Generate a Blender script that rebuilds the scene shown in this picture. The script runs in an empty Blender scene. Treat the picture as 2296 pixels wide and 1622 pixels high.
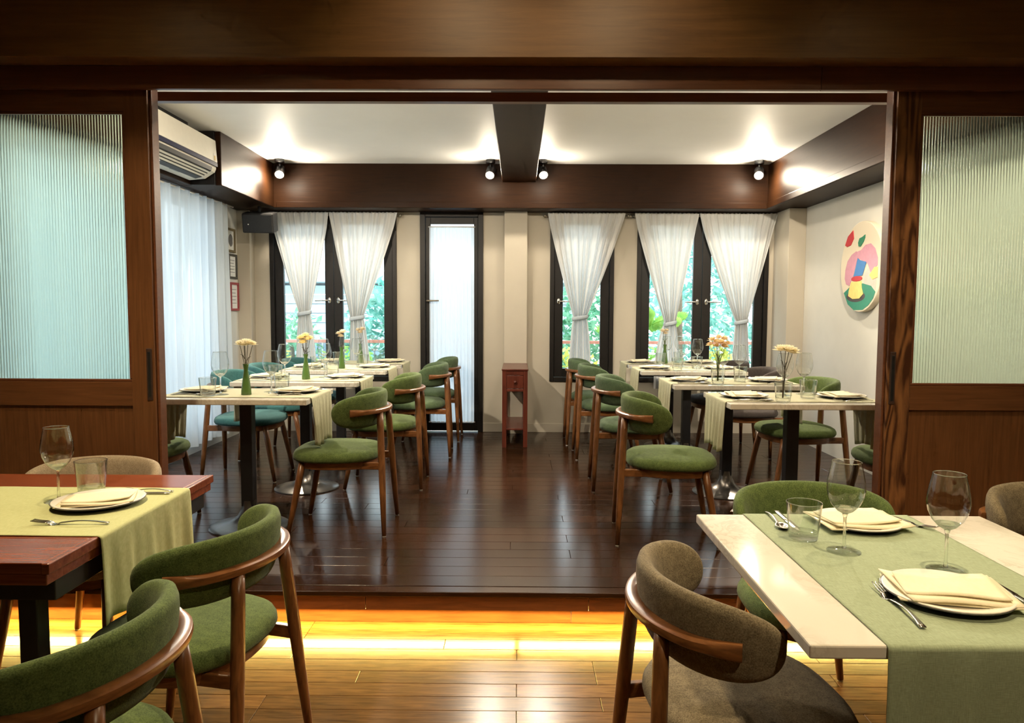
import bpy, math, random
from mathutils import Vector, Matrix
from math import sin, cos, pi, radians as R
random.seed(7)
SC = bpy.context.scene
COL = SC.collection

# ------------------------------------------------------------------ camera, world, exposure
CAMZ = 1.39
cam_d = bpy.data.cameras.new('camera')
cam = bpy.data.objects.new('camera', cam_d); COL.objects.link(cam)
cam_d.sensor_fit = 'HORIZONTAL'; cam_d.sensor_width = 36.0; cam_d.lens = 1650.0 / 2296.0 * 36.0
cam_d.clip_start = 0.05; cam_d.clip_end = 200
M = Matrix.Rotation(R(0.486), 4, 'Z') @ Matrix.Rotation(R(90 - 4.02), 4, 'X') @ Matrix.Rotation(R(0.25), 4, 'Z')
cam.matrix_world = Matrix.Translation((0, 0, CAMZ)) @ M
SC.camera = cam

world = bpy.data.worlds.new('overcast_sky'); SC.world = world; world.use_nodes = True
wb = world.node_tree.nodes['Background']
wb.inputs['Color'].default_value = (0.80, 0.93, 1.0, 1); wb.inputs['Strength'].default_value = 2.7

vs = SC.view_settings
vs.view_transform = 'Standard'; vs.look = 'None'; vs.gamma = 1.0; vs.use_curve_mapping = False
vs.exposure = 1.2
SC.cycles.use_denoising = True
SC.cycles.max_bounces = 8; SC.cycles.transmission_bounces = 8; SC.cycles.transparent_max_bounces = 24
SC.cycles.diffuse_bounces = 4; SC.cycles.glossy_bounces = 3
SC.cycles.use_adaptive_sampling = True; SC.cycles.adaptive_threshold = 0.04; SC.cycles.adaptive_min_samples = 14
SC.cycles.sample_clamp_indirect = 6.0
SC.cycles.caustics_reflective = False
SC.cycles.blur_glossy = 0.5

WARM = (1.0, 0.78, 0.48)
SOFT = (1.0, 0.86, 0.66)

# ------------------------------------------------------------------ materials
MATS = {}
def newmat(name):
    m = bpy.data.materials.new(name); m.use_nodes = True
    nt = m.node_tree; b = nt.nodes['Principled BSDF']
    MATS[name] = m
    return m, nt, b
def setp(b, color=None, rough=None, metal=None, spec=None):
    if color is not None: b.inputs['Base Color'].default_value = (*color, 1)
    if rough is not None: b.inputs['Roughness'].default_value = rough
    if metal is not None: b.inputs['Metallic'].default_value = metal
    if spec is not None: b.inputs['Specular IOR Level'].default_value = spec
def coords(nt, scale, rot=(0, 0, 0), src='Object'):
    tc = nt.nodes.new('ShaderNodeTexCoord'); mp = nt.nodes.new('ShaderNodeMapping')
    mp.inputs['Scale'].default_value = scale; mp.inputs['Rotation'].default_value = rot
    nt.links.new(tc.outputs[src], mp.inputs['Vector'])
    return mp
def ramp(nt, stops):
    r = nt.nodes.new('ShaderNodeValToRGB')
    while len(r.color_ramp.elements) < len(stops): r.color_ramp.elements.new(0.5)
    for e, (p, c) in zip(r.color_ramp.elements, stops):
        e.position = p; e.color = (*c, 1)
    return r
def noise(nt, vec, scale, detail=4, rough=0.55, dist=0.0):
    n = nt.nodes.new('ShaderNodeTexNoise')
    n.inputs['Scale'].default_value = scale; n.inputs['Detail'].default_value = detail
    n.inputs['Roughness'].default_value = rough; n.inputs['Distortion'].default_value = dist
    if vec: nt.links.new(vec.outputs[0], n.inputs['Vector'])
    return n
def bump(nt, b, src, strength, dist=0.01):
    bp = nt.nodes.new('ShaderNodeBump'); bp.inputs['Strength'].default_value = strength
    bp.inputs['Distance'].default_value = dist
    nt.links.new(src, bp.inputs['Height']); nt.links.new(bp.outputs[0], b.inputs['Normal'])
def plain(name, color, rough=0.5, metal=0.0, spec=0.5, var=0.06, vscale=30, bstr=0.0):
    m, nt, b = newmat(name); setp(b, color, rough, metal, spec)
    mp = coords(nt, (1, 1, 1)); n = noise(nt, mp, vscale, 3)
    lo = tuple(c * (1 - var) for c in color); hi = tuple(min(1, c * (1 + var)) for c in color)
    r = ramp(nt, [(0.3, lo), (0.7, hi)])
    nt.links.new(n.outputs['Fac'], r.inputs['Fac']); nt.links.new(r.outputs[0], b.inputs['Base Color'])
    if bstr: bump(nt, b, n.outputs['Fac'], bstr, 0.002)
    return m
def wood(name, dark, light, scale, rough=0.4, nscale=6, rings=0.0, per_object=False, bstr=0.05, spec=0.5, coat=0.0):
    """scale: stretch of the grain, small along the grain axis"""
    m, nt, b = newmat(name); setp(b, rough=rough, spec=spec)
    mp = coords(nt, scale)
    if per_object:
        oi = nt.nodes.new('ShaderNodeObjectInfo'); ad = nt.nodes.new('ShaderNodeVectorMath'); ad.operation = 'ADD'
        cm = nt.nodes.new('ShaderNodeCombineXYZ'); mu = nt.nodes.new('ShaderNodeMath'); mu.operation = 'MULTIPLY'; mu.inputs[1].default_value = 37
        nt.links.new(oi.outputs['Random'], mu.inputs[0])
        nt.links.new(mu.outputs[0], cm.inputs[1]); nt.links.new(mu.outputs[0], cm.inputs[2])
        nt.links.new(mp.outputs[0], ad.inputs[0]); nt.links.new(cm.outputs[0], ad.inputs[1]); mp = ad
    n = noise(nt, mp, nscale, 5, 0.6, 0.6)
    fac = n.outputs['Fac']
    if rings:
        mp2 = coords(nt, tuple(s * 0.28 for s in scale)); n2 = noise(nt, mp2, nscale, 1, 0.4, 0.4)
        mu = nt.nodes.new('ShaderNodeMath'); mu.operation = 'MULTIPLY'; mu.inputs[1].default_value = rings
        sn = nt.nodes.new('ShaderNodeMath'); sn.operation = 'SINE'
        ma = nt.nodes.new('ShaderNodeMath'); ma.operation = 'MULTIPLY_ADD'; ma.inputs[1].default_value = 0.22
        nt.links.new(n2.outputs['Fac'], mu.inputs[0]); nt.links.new(mu.outputs[0], sn.inputs[0])
        nt.links.new(sn.outputs[0], ma.inputs[0]); nt.links.new(fac, ma.inputs[2]); fac = ma.outputs[0]
    mid = tuple((a + c) / 2 for a, c in zip(dark, light))
    r = ramp(nt, [(0.28, dark), (0.5, mid), (0.75, light)])
    nt.links.new(fac, r.inputs['Fac'])
    out = r.outputs[0]
    if per_object:
        hv = nt.nodes.new('ShaderNodeHueSaturation'); mr = nt.nodes.new('ShaderNodeMapRange')
        mr.inputs['To Min'].default_value = 0.72; mr.inputs['To Max'].default_value = 1.22
        nt.links.new(oi.outputs['Random'], mr.inputs['Value']); nt.links.new(mr.outputs[0], hv.inputs['Value'])
        nt.links.new(out, hv.inputs['Color']); out = hv.outputs[0]
    nt.links.new(out, b.inputs['Base Color'])
    if bstr: bump(nt, b, fac, bstr, 0.003)
    if coat: b.inputs['Coat Weight'].default_value = coat; b.inputs['Coat Roughness'].default_value = 0.12
    return m
def fabric(name, c1, c2, scale=300, rough=0.95, bstr=0.5):
    m, nt, b = newmat(name); setp(b, rough=rough, spec=0.15)
    mp = coords(nt, (1, 1, 1)); n = noise(nt, mp, scale, 2, 0.7); n2 = noise(nt, mp, scale * 0.16, 3, 0.6)
    ma = nt.nodes.new('ShaderNodeMath'); ma.operation = 'MULTIPLY_ADD'; ma.inputs[1].default_value = 0.7
    mb = nt.nodes.new('ShaderNodeMath'); mb.operation = 'MULTIPLY'; mb.inputs[1].default_value = 0.3
    nt.links.new(n2.outputs['Fac'], mb.inputs[0]); nt.links.new(n.outputs['Fac'], ma.inputs[0]); nt.links.new(mb.outputs[0], ma.inputs[2])
    r = ramp(nt, [(0.36, c1), (0.64, c2)])
    nt.links.new(ma.outputs[0], r.inputs['Fac']); nt.links.new(r.outputs[0], b.inputs['Base Color'])
    b.inputs['Sheen Weight'].default_value = 0.08
    bump(nt, b, n.outputs['Fac'], bstr, 0.0015)
    return m
def linen(name, c1, c2, trans=0.0):
    m, nt, b = newmat(name); setp(b, rough=0.9, spec=0.1)
    mpx = coords(nt, (900, 60, 60)); nx = noise(nt, mpx, 1.0, 2)
    mpy = coords(nt, (60, 900, 900)); ny = noise(nt, mpy, 1.0, 2)
    ad = nt.nodes.new('ShaderNodeMath'); ad.operation = 'MULTIPLY_ADD'; ad.inputs[1].default_value = 0.5
    hb = nt.nodes.new('ShaderNodeMath'); hb.operation = 'MULTIPLY'; hb.inputs[1].default_value = 0.5
    nt.links.new(ny.outputs['Fac'], hb.inputs[0]); nt.links.new(nx.outputs['Fac'], ad.inputs[0]); nt.links.new(hb.outputs[0], ad.inputs[2])
    r = ramp(nt, [(0.35, c1), (0.65, c2)])
    nt.links.new(ad.outputs[0], r.inputs['Fac']); nt.links.new(r.outputs[0], b.inputs['Base Color'])
    bump(nt, b, ad.outputs[0], 0.25, 0.001)
    if trans:
        out = nt.nodes['Material Output']; tr = nt.nodes.new('ShaderNodeBsdfTranslucent'); mx = nt.nodes.new('ShaderNodeMixShader')
        nt.links.new(r.outputs[0], tr.inputs['Color']); mx.inputs[0].default_value = trans
        nt.links.new(b.outputs[0], mx.inputs[1]); nt.links.new(tr.outputs[0], mx.inputs[2]); nt.links.new(mx.outputs[0], out.inputs['Surface'])
    return m
def emitter(name, color, strength):
    m = bpy.data.materials.new(name); m.use_nodes = True; nt = m.node_tree; nt.nodes.clear()
    o = nt.nodes.new('ShaderNodeOutputMaterial'); e = nt.nodes.new('ShaderNodeEmission')
    e.inputs['Color'].default_value = (*color, 1); e.inputs['Strength'].default_value = strength
    nt.links.new(e.outputs[0], o.inputs['Surface']); MATS[name] = m; return m
def thin_glass(name, tint=(1, 1, 1), rough=0.0, fres=1.45, base=0.05, edge=None):
    m = bpy.data.materials.new(name); m.use_nodes = True; nt = m.node_tree; nt.nodes.clear()
    o = nt.nodes.new('ShaderNodeOutputMaterial'); t = nt.nodes.new('ShaderNodeBsdfTransparent'); g = nt.nodes.new('ShaderNodeBsdfGlossy')
    lw = nt.nodes.new('ShaderNodeLayerWeight'); lw.inputs['Blend'].default_value = 0.5; x = nt.nodes.new('ShaderNodeMixShader')
    pw = nt.nodes.new('ShaderNodeMath'); pw.operation = 'POWER'; pw.inputs[1].default_value = 3.2; nt.links.new(lw.outputs['Facing'], pw.inputs[0])
    f = nt.nodes.new('ShaderNodeMath'); f.operation = 'MULTIPLY_ADD'; f.inputs[1].default_value = 0.75 * (fres - 1) * 2; f.inputs[2].default_value = base; nt.links.new(pw.outputs[0], f.inputs[0])
    if edge:
        er = ramp(nt, [(0.0, tint), (0.55, tint), (0.97, edge)]); nt.links.new(lw.outputs['Facing'], er.inputs['Fac']); nt.links.new(er.outputs[0], t.inputs['Color'])
    t.inputs['Color'].default_value = (*tint, 1); g.inputs['Roughness'].default_value = rough
    nt.links.new(f.outputs[0], x.inputs[0]); nt.links.new(t.outputs[0], x.inputs[1]); nt.links.new(g.outputs[0], x.inputs[2])
    nt.links.new(x.outputs[0], o.inputs['Surface']); MATS[name] = m; return m
def glass(name, color, rough=0.0, ior=1.45, clear=0.0):
    m, nt, b = newmat(name); setp(b, color, rough); b.inputs['Transmission Weight'].default_value = 1.0; b.inputs['IOR'].default_value = ior
    if clear:
        out = nt.nodes['Material Output']; t = nt.nodes.new('ShaderNodeBsdfTransparent'); t.inputs['Color'].default_value = (0.97, 0.985, 0.97, 1)
        mx = nt.nodes.new('ShaderNodeMixShader'); mx.inputs[0].default_value = clear
        nt.links.new(b.outputs[0], mx.inputs[1]); nt.links.new(t.outputs[0], mx.inputs[2]); nt.links.new(mx.outputs[0], out.inputs['Surface'])
    return m
def sheer(name, c=(0.92, 0.92, 0.90), transl=0.5, transp=0.12):
    m = bpy.data.materials.new(name); m.use_nodes = True; nt = m.node_tree; nt.nodes.clear()
    o = nt.nodes.new('ShaderNodeOutputMaterial'); d = nt.nodes.new('ShaderNodeBsdfDiffuse'); t = nt.nodes.new('ShaderNodeBsdfTranslucent')
    p = nt.nodes.new('ShaderNodeBsdfTransparent'); x = nt.nodes.new('ShaderNodeMixShader'); y = nt.nodes.new('ShaderNodeMixShader')
    mp = coords(nt, (1, 1, 0.05)); n = noise(nt, mp, 60, 3); r = ramp(nt, [(0.3, tuple(v * 0.93 for v in c)), (0.7, c)])
    nt.links.new(n.outputs['Fac'], r.inputs['Fac']); nt.links.new(r.outputs[0], d.inputs['Color']); nt.links.new(r.outputs[0], t.inputs['Color'])
    x.inputs[0].default_value = transl; y.inputs[0].default_value = transp
    nt.links.new(d.outputs[0], x.inputs[1]); nt.links.new(t.outputs[0], x.inputs[2])
    nt.links.new(x.outputs[0], y.inputs[1]); nt.links.new(p.outputs[0], y.inputs[2]); nt.links.new(y.outputs[0], o.inputs['Surface'])
    MATS[name] = m; return m
def marble(name):
    m, nt, b = newmat(name); setp(b, rough=0.05, spec=0.5)
    mp = coords(nt, (1, 1, 1), (0, 0, 0.6)); n = noise(nt, mp, 9, 8, 0.65, 1.6); n2 = noise(nt, mp, 2.5, 4, 0.5, 0.5)
    r = ramp(nt, [(0.40, (0.66, 0.62, 0.54)), (0.50, (0.42, 0.38, 0.31)), (0.53, (0.64, 0.60, 0.52)), (0.75, (0.70, 0.66, 0.58))])
    nt.links.new(n.outputs['Fac'], r.inputs['Fac'])
    mx = nt.nodes.new('ShaderNodeMix'); mx.data_type = 'RGBA'; mx.inputs[7].default_value = (0.70, 0.66, 0.58, 1)
    r2 = ramp(nt, [(0.35, (0, 0, 0)), (0.6, (1, 1, 1))]); nt.links.new(n2.outputs['Fac'], r2.inputs['Fac'])
    nt.links.new(r2.outputs[0], mx.inputs[0]); nt.links.new(r.outputs[0], mx.inputs[6]); nt.links.new(mx.outputs[2], b.inputs['Base Color'])
    return m
def leafmat(name, c1, c2):
    m = bpy.data.materials.new(name); m.use_nodes = True; nt = m.node_tree; nt.nodes.clear()
    o = nt.nodes.new('ShaderNodeOutputMaterial'); d = nt.nodes.new('ShaderNodeBsdfDiffuse'); t = nt.nodes.new('ShaderNodeBsdfTranslucent'); x = nt.nodes.new('ShaderNodeMixShader')
    mp = coords(nt, (1, 1, 1)); n = noise(nt, mp, 6, 4); r = ramp(nt, [(0.35, c1), (0.65, c2)])
    nt.links.new(n.outputs['Fac'], r.inputs['Fac']); nt.links.new(r.outputs[0], d.inputs['Color']); nt.links.new(r.outputs[0], t.inputs['Color'])
    x.inputs[0].default_value = 0.4; nt.links.new(d.outputs[0], x.inputs[1]); nt.links.new(t.outputs[0], x.inputs[2]); nt.links.new(x.outputs[0], o.inputs['Surface'])
    MATS[name] = m; return m

wood('chair_wood', (0.085, 0.030, 0.009), (0.26, 0.105, 0.033), (14, 14, 1.6), 0.32, 5, per_object=False)
wood('rail_wood', (0.090, 0.031, 0.009), (0.26, 0.105, 0.034), (3, 3, 14), 0.30, 5)
wood('beam_wood', (0.013, 0.0044, 0.0013), (0.024, 0.0088, 0.0026), (1.0, 1.0, 14), 0.42, 5, bstr=0.08, spec=0.10)
wood('lintel_wood', (0.105, 0.045, 0.009), (0.165, 0.076, 0.017), (0.6, 8, 9), 0.5, 5, bstr=0.04)
wood('fascia_wood', (0.085, 0.026, 0.010), (0.135, 0.048, 0.018), (0.6, 8, 12), 0.38, 5, bstr=0.04)
wood('door_wood', (0.080, 0.030, 0.010), (0.150, 0.062, 0.022), (16, 16, 0.8), 0.36, 5, bstr=0.04)
wood('door_wood_bold', (0.045, 0.015, 0.006), (0.20, 0.088, 0.032), (9, 9, 1.3), 0.36, 5, rings=44, bstr=0.05)
wood('door_rail_wood', (0.080, 0.030, 0.010), (0.150, 0.060, 0.022), (0.8, 14, 14), 0.36, 5, bstr=0.04)
wood('upper_plank_wood', (0.015, 0.0055, 0.0022), (0.042, 0.0165, 0.0065), (1.2, 16, 16), 0.19, 4, per_object=True, bstr=0.05, spec=0.22)
wood('lower_plank_wood', (0.060, 0.026, 0.008), (0.165, 0.080, 0.026), (1.6, 18, 18), 0.22, 4, per_object=True, bstr=0.08, spec=0.13)
wood('riser_wood', (0.10, 0.032, 0.012), (0.19, 0.070, 0.026), (1.2, 12, 12), 0.32, 4, per_object=True)
wood('table_wood', (0.135, 0.030, 0.012), (0.27, 0.070, 0.026), (1.2, 14, 14), 0.22, 4)
wood('console_wood', (0.060, 0.013, 0.008), (0.135, 0.030, 0.016), (10, 10, 1.4), 0.28, 4)
plain('wall_paint', (0.66, 0.645, 0.59), 0.75, spec=0.2, var=0.03, vscale=4)
plain('wall_cream', (0.50, 0.455, 0.375), 0.75, spec=0.2, var=0.03, vscale=4)
plain('ceiling_paint', (0.86, 0.86, 0.84), 0.55, spec=0.3, var=0.02, vscale=3)
plain('lower_wall_paint', (0.50, 0.42, 0.30), 0.8, spec=0.2, var=0.03, vscale=4)
plain('frame_black', (0.007, 0.005, 0.004), 0.45, var=0.2, vscale=20, spec=0.3)
plain('black_metal', (0.010, 0.010, 0.011), 0.38, metal=0.0, var=0.2)
plain('dark_recess', (0.030, 0.012, 0.007), 0.6, var=0.2)
plain('base_metal', (0.13, 0.12, 0.11), 0.28, metal=0.9, var=0.1)
plain('steel', (0.62, 0.60, 0.56), 0.22, metal=1.0, var=0.05)
plain('cutlery_metal', (0.55, 0.52, 0.46), 0.20, metal=1.0, var=0.04)
plain('foot_white', (0.72, 0.70, 0.66), 0.5, var=0.03)
plain('porcelain', (0.80, 0.76, 0.66), 0.22, var=0.02)
plain('plate_rim', (0.10, 0.095, 0.095), 0.35, var=0.15, vscale=60)
plain('ac_white', (0.74, 0.71, 0.62), 0.42, var=0.02)
plain('ac_navy', (0.010, 0.012, 0.05), 0.5, var=0.1, spec=0.15)
plain('ac_black', (0.012, 0.012, 0.013), 0.5, var=0.1)
plain('ac_grey', (0.40, 0.39, 0.36), 0.5, var=0.05)
plain('sticker_gold', (0.55, 0.36, 0.06), 0.5, var=0.2, vscale=160)
plain('speaker_black', (0.012, 0.012, 0.013), 0.6, var=0.25, vscale=200, bstr=0.2)
plain('paper_white', (0.72, 0.70, 0.65), 0.7, var=0.03)
plain('frame_gold', (0.17, 0.125, 0.055), 0.5, var=0.15)
plain('frame_dark', (0.05, 0.045, 0.035), 0.5, var=0.15)
plain('frame_red', (0.30, 0.045, 0.05), 0.5, var=0.15)
plain('ink_grey', (0.16, 0.155, 0.15), 0.8, var=0.1)
plain('canvas_cream', (0.72, 0.64, 0.50), 0.8, var=0.03, vscale=200)
plain('paint_red', (0.50, 0.035, 0.045), 0.7); plain('paint_green', (0.025, 0.20, 0.11), 0.7)
plain('paint_teal', (0.03, 0.24, 0.16), 0.7); plain('paint_pink', (0.60, 0.29, 0.38), 0.7)
plain('paint_blue', (0.05, 0.20, 0.50), 0.7); plain('paint_yellow', (0.76, 0.62, 0.20), 0.7)
plain('paint_dark', (0.06, 0.05, 0.055), 0.7); plain('paint_blush', (0.70, 0.52, 0.46), 0.7)
fabric('fabric_green', (0.042, 0.066, 0.018), (0.118, 0.162, 0.050))
fabric('fabric_daylit_green', (0.042, 0.072, 0.036), (0.108, 0.155, 0.080))  # bluer copy of the green, window daylight put into the colour
fabric('fabric_daylit_teal', (0.022, 0.085, 0.090), (0.050, 0.145, 0.145))  # green upholstery with bluish daylight painted in as teal
fabric('fabric_taupe', (0.085, 0.066, 0.038), (0.235, 0.190, 0.118))
fabric('fabric_beige', (0.20, 0.155, 0.10), (0.36, 0.29, 0.20))
fabric('fabric_brown', (0.030, 0.024, 0.022), (0.062, 0.050, 0.045))
linen('linen_sage', (0.24, 0.29, 0.185), (0.36, 0.42, 0.285))
linen('linen_olive', (0.39, 0.405, 0.19), (0.51, 0.525, 0.28))
linen('linen_cream', (0.48, 0.46, 0.31), (0.62, 0.60, 0.43), 0.12)
linen('napkin_cream', (0.74, 0.66, 0.46), (0.82, 0.75, 0.56))
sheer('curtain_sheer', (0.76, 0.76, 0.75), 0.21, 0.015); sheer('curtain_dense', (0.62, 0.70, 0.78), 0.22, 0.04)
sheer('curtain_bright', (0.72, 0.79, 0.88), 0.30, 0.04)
marble('marble')
thin_glass('window_glass', (0.97, 0.99, 0.985), 0.0, 1.35)
glass('clear_glass', (0.98, 0.99, 0.98), 0.0, 1.45, 0.45); thin_glass('bowl_glass', (0.97, 0.985, 0.97), 0.0, 1.62, 0.075, (0.42, 0.47, 0.44))
glass('reeded_glass', (0.70, 0.86, 0.74), 0.10, 1.35)
m_, nt_, b_ = newmat('vase_glass'); setp(b_, (0.10, 0.19, 0.045), 0.10); b_.inputs['Transmission Weight'].default_value = 0.35
emitter('bulb_glow', (1.0, 0.82, 0.50), 60.0); emitter('led_glow', (1.0, 0.66, 0.12), 6.0)
leafmat('petal_cream', (0.94, 0.86, 0.62), (0.97, 0.92, 0.76)); leafmat('petal_yellow', (0.93, 0.80, 0.46), (0.96, 0.89, 0.62))
leafmat('petal_pale', (0.86, 0.76, 0.58), (0.92, 0.85, 0.70)); leafmat('petal_orange', (0.95, 0.76, 0.46), (0.96, 0.88, 0.66))
plain('stem_green', (0.09, 0.12, 0.03), 0.6, var=0.2); plain('stem_brown', (0.05, 0.042, 0.02), 0.7, var=0.2)
leafmat('leaf_light', (0.20, 0.42, 0.10), (0.45, 0.62, 0.16)); leafmat('leaf_mid', (0.10, 0.32, 0.20), (0.32, 0.56, 0.38))
leafmat('leaf_teal', (0.10, 0.33, 0.28), (0.38, 0.62, 0.54)); leafmat('leaf_yellow', (0.50, 0.50, 0.08), (0.62, 0.66, 0.24))
plain('rail_red', (0.42, 0.16, 0.11), 0.5, var=0.1); plain('house_blue', (0.20, 0.31, 0.44), 0.7, var=0.05); plain('house_white', (0.42, 0.52, 0.58), 0.7, var=0.04)
plain('house_glass', (0.10, 0.17, 0.24), 0.2, var=0.2, vscale=3); plain('bark', (0.12, 0.085, 0.055), 0.9, var=0.3)
plain('ground_green', (0.20, 0.26, 0.16), 0.9, var=0.3, vscale=3); plain('bracket_grey', (0.25, 0.22, 0.17), 0.35, metal=0.8)
plain('terrace_floor', (0.45, 0.42, 0.38), 0.8, var=0.1, vscale=5)

# ------------------------------------------------------------------ mesh helpers
class MB:
    def __init__(s): s.v = []; s.f = []
    def add(s, vs_, fs_):
        o = len(s.v); s.v += [tuple(p) for p in vs_]; s.f += [tuple(i + o for i in f) for f in fs_]; return s
    def box(s, x0, x1, y0, y1, z0, z1):
        return s.add([(x0, y0, z0), (x1, y0, z0), (x1, y1, z0), (x0, y1, z0), (x0, y0, z1), (x1, y0, z1), (x1, y1, z1), (x0, y1, z1)],
                     [(0, 3, 2, 1), (4, 5, 6, 7), (0, 1, 5, 4), (1, 2, 6, 5), (2, 3, 7, 6), (3, 0, 4, 7)])
    def rings(s, rings, cap0=True, cap1=True, closed=True):
        n = len(rings[0]); o = len(s.v)
        for r in rings: s.v += [tuple(p) for p in r]
        m = n if closed else n - 1
        for i in range(len(rings) - 1):
            for j in range(m):
                a = o + i * n + j; b = o + i * n + (j + 1) % n
                s.f.append((a, b, b + n, a + n))
        if cap0: s.f.append(tuple(o + j for j in reversed(range(n))))
        if cap1: s.f.append(tuple(o + (len(rings) - 1) * n + j for j in range(n)))
        return s
    def lathe(s, prof, n=24, c=(0, 0, 0), close=False):
        rs = [[(c[0] + r * cos(2 * pi * k / n), c[1] + r * sin(2 * pi * k / n), c[2] + z) for k in range(n)] for r, z in prof]
        if close:
            o = len(s.v); s.rings(rs, False, False)
            m = len(rs) - 1
            for j in range(n): s.f.append((o + m * n + j, o + m * n + (j + 1) % n, o + (j + 1) % n, o + j))
            return s
        return s.rings(rs, prof[0][0] > 1e-6 or True, True)
    def tube(s, pts, rad, n=10):
        pts = [Vector(p) for p in pts]
        if not hasattr(rad, '__len__'): rad = [rad] * len(pts)
        rs = []; up = None
        for i, p in enumerate(pts):
            t = (pts[min(i + 1, len(pts) - 1)] - pts[max(i - 1, 0)]).normalized()
            if up is None:
                up = Vector((0, 0, 1)) if abs(t.z) < 0.9 else Vector((1, 0, 0))
            a = t.cross(up).normalized(); b_ = a.cross(t).normalized(); up = b_
            rs.append([p + (a * cos(2 * pi * k / n) + b_ * sin(2 * pi * k / n)) * rad[i] for k in range(n)])
        return s.rings(rs)
    def prism(s, poly, z0, z1):
        n = len(poly)
        return s.rings([[(x, y, z0) for x, y in poly], [(x, y, z1) for x, y in poly]])
    def grid(s, fn, nu, nv):
        o = len(s.v)
        for i in range(nu + 1):
            for j in range(nv + 1): s.v.append(tuple(fn(i / nu, j / nv)))
        for i in range(nu):
            for j in range(nv):
                a = o + i * (nv + 1) + j
                s.f.append((a, a + nv + 1, a + nv + 2, a + 1))
        return s
    def build(s, name, mat, parent=None, smooth=False, bevel=0.0, solid=0.0, subd=0, seg=2):
        me = bpy.data.meshes.new(name); me.from_pydata(s.v, [], s.f); me.update()
        import bmesh
        bm = bmesh.new(); bm.from_mesh(me); bmesh.ops.recalc_face_normals(bm, faces=bm.faces); bm.to_mesh(me); bm.free()
        me.materials.append(MATS[mat])
        if smooth:
            for p in me.polygons: p.use_smooth = True
        o = bpy.data.objects.new(name, me); COL.objects.link(o)
        if parent: o.parent = parent
        if bevel:
            b = o.modifiers.new('bevel', 'BEVEL'); b.width = bevel; b.segments = seg; b.limit_method = 'ANGLE'; b.angle_limit = R(40)
        if solid:
            b = o.modifiers.new('solid', 'SOLIDIFY'); b.thickness = solid; b.offset = 0
        if subd:
            b = o.modifiers.new('subd', 'SUBSURF'); b.levels = subd; b.render_levels = subd
        if smooth == 'auto':
            me.shade_flat() if hasattr(me, 'shade_flat') else None
            for p in me.polygons: p.use_smooth = True
            try: me.set_sharp_from_angle(angle=R(38))
            except Exception: pass
        return o
def box(name, mat, x0, x1, y0, y1, z0, z1, parent=None, bevel=0.0):
    return MB().box(x0, x1, y0, y1, z0, z1).build(name, mat, parent, bevel=bevel)
def empty(name, loc=(0, 0, 0), rz=0.0, parent=None):
    o = bpy.data.objects.new(name, None); COL.objects.link(o); o.location = loc; o.rotation_euler = (0, 0, rz)
    o.empty_display_size = 0.1
    if parent: o.parent = parent
    return o
def tag(o, label, cat, group=None, kind=None):
    o['label'] = label; o['category'] = cat
    if group: o['group'] = group
    if kind: o['kind'] = kind
    return o
def struct(o, label=None, cat=None):
    o['kind'] = 'structure'
    if label: o['label'] = label
    if cat: o['category'] = cat
    return o
def copy_tree(o, parent=None):
    c = o.copy(); COL.objects.link(c); c.parent = parent
    for ch in list(o.children): copy_tree(ch, c)
    return c
def spot(name, loc, target, power, angle, blend=0.5, radius=0.03, color=WARM, parent=None):
    l = bpy.data.lights.new(name, 'SPOT'); l.energy = power; l.spot_size = R(angle); l.spot_blend = blend
    l.shadow_soft_size = radius; l.color = color
    o = bpy.data.objects.new(name, l); COL.objects.link(o)
    o.location = loc; o.rotation_euler = (Vector(target) - Vector(loc)).to_track_quat('-Z', 'Y').to_euler()
    if parent: o.parent = parent
    return o

# ------------------------------------------------------------------ dimensions (metres; z = 0 is the lower floor)
P = 0.17            # height of the platform
YB = 7.30           # back wall
XL, XR = -2.735, 2.66
ZC = 2.75           # upper ceiling
ZB = 2.34           # underside of the perimeter beams
YD = 3.20           # sliding door front face

# ------------------------------------------------------------------ floors
fl = box('floor_upper', 'dark_recess', XL - 0.2, XR + 0.25, 3.15, YB + 0.05, P - 0.06, P - 0.012)
struct(fl, 'raised dark polished wood floor of the inner dining room', 'floor')
plank_mesh = {}
def plank(parent, mat, x0, L, y0, w, z0, z1, name='plank'):
    key = (round(L, 3), round(w, 4), mat)
    if key not in plank_mesh:
        o = MB().box(0, L - 0.0016, 0, w - 0.0014, z0 - z1, 0).build(name, mat, None, bevel=0.0012, seg=1)
        plank_mesh[key] = o
    else:
        o = plank_mesh[key].copy(); COL.objects.link(o)
    o.location = (x0, y0, z1); o.parent = parent
    return o
def planks(parent, mat, xa, xb, ya, yb, w, z0, z1, lens, seed):
    rnd = random.Random(seed); y = yb - w; r = 0
    while y > ya - 1e-6:
        x = xa - rnd.choice([0.0, 0.3, 0.6, 0.9])
        while x < xb:
            L = rnd.choice(lens)
            xs = max(x, xa); xe = min(x + L, xb)
            if xe - xs > 0.12: plank(parent, mat, xs, round(xe - xs, 2), y, w, z0, z1)
            x += L
        y -= w; r += 1
planks(fl, 'upper_plank_wood', XL, XR, 3.15, YB, 0.125, P - 0.012, P, [1.5, 1.8, 2.1], 3)
fl2 = box('floor_lower', 'dark_recess', -3.9, 3.9, -3.1, 3.21, -0.10, -0.014)
struct(fl2, 'brown wood plank floor of the outer dining room', 'floor')
planks(fl2, 'lower_plank_wood', -3.0, 3.0, 0.90, 3.20, 0.092, -0.014, 0.0, [0.9, 1.2, 1.5], 5)
box('plank_field', 'lower_plank_wood', -3.9, 3.9, -3.1, 0.898, -0.014, 0.0, fl2)
box('plank_border', 'lower_plank_wood', -3.9, -3.002, 0.90, 3.20, -0.014, 0.0, fl2)
box('plank_border', 'lower_plank_wood', 3.002, 3.9, 0.90, 3.20, -0.014, 0.0, fl2)
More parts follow.
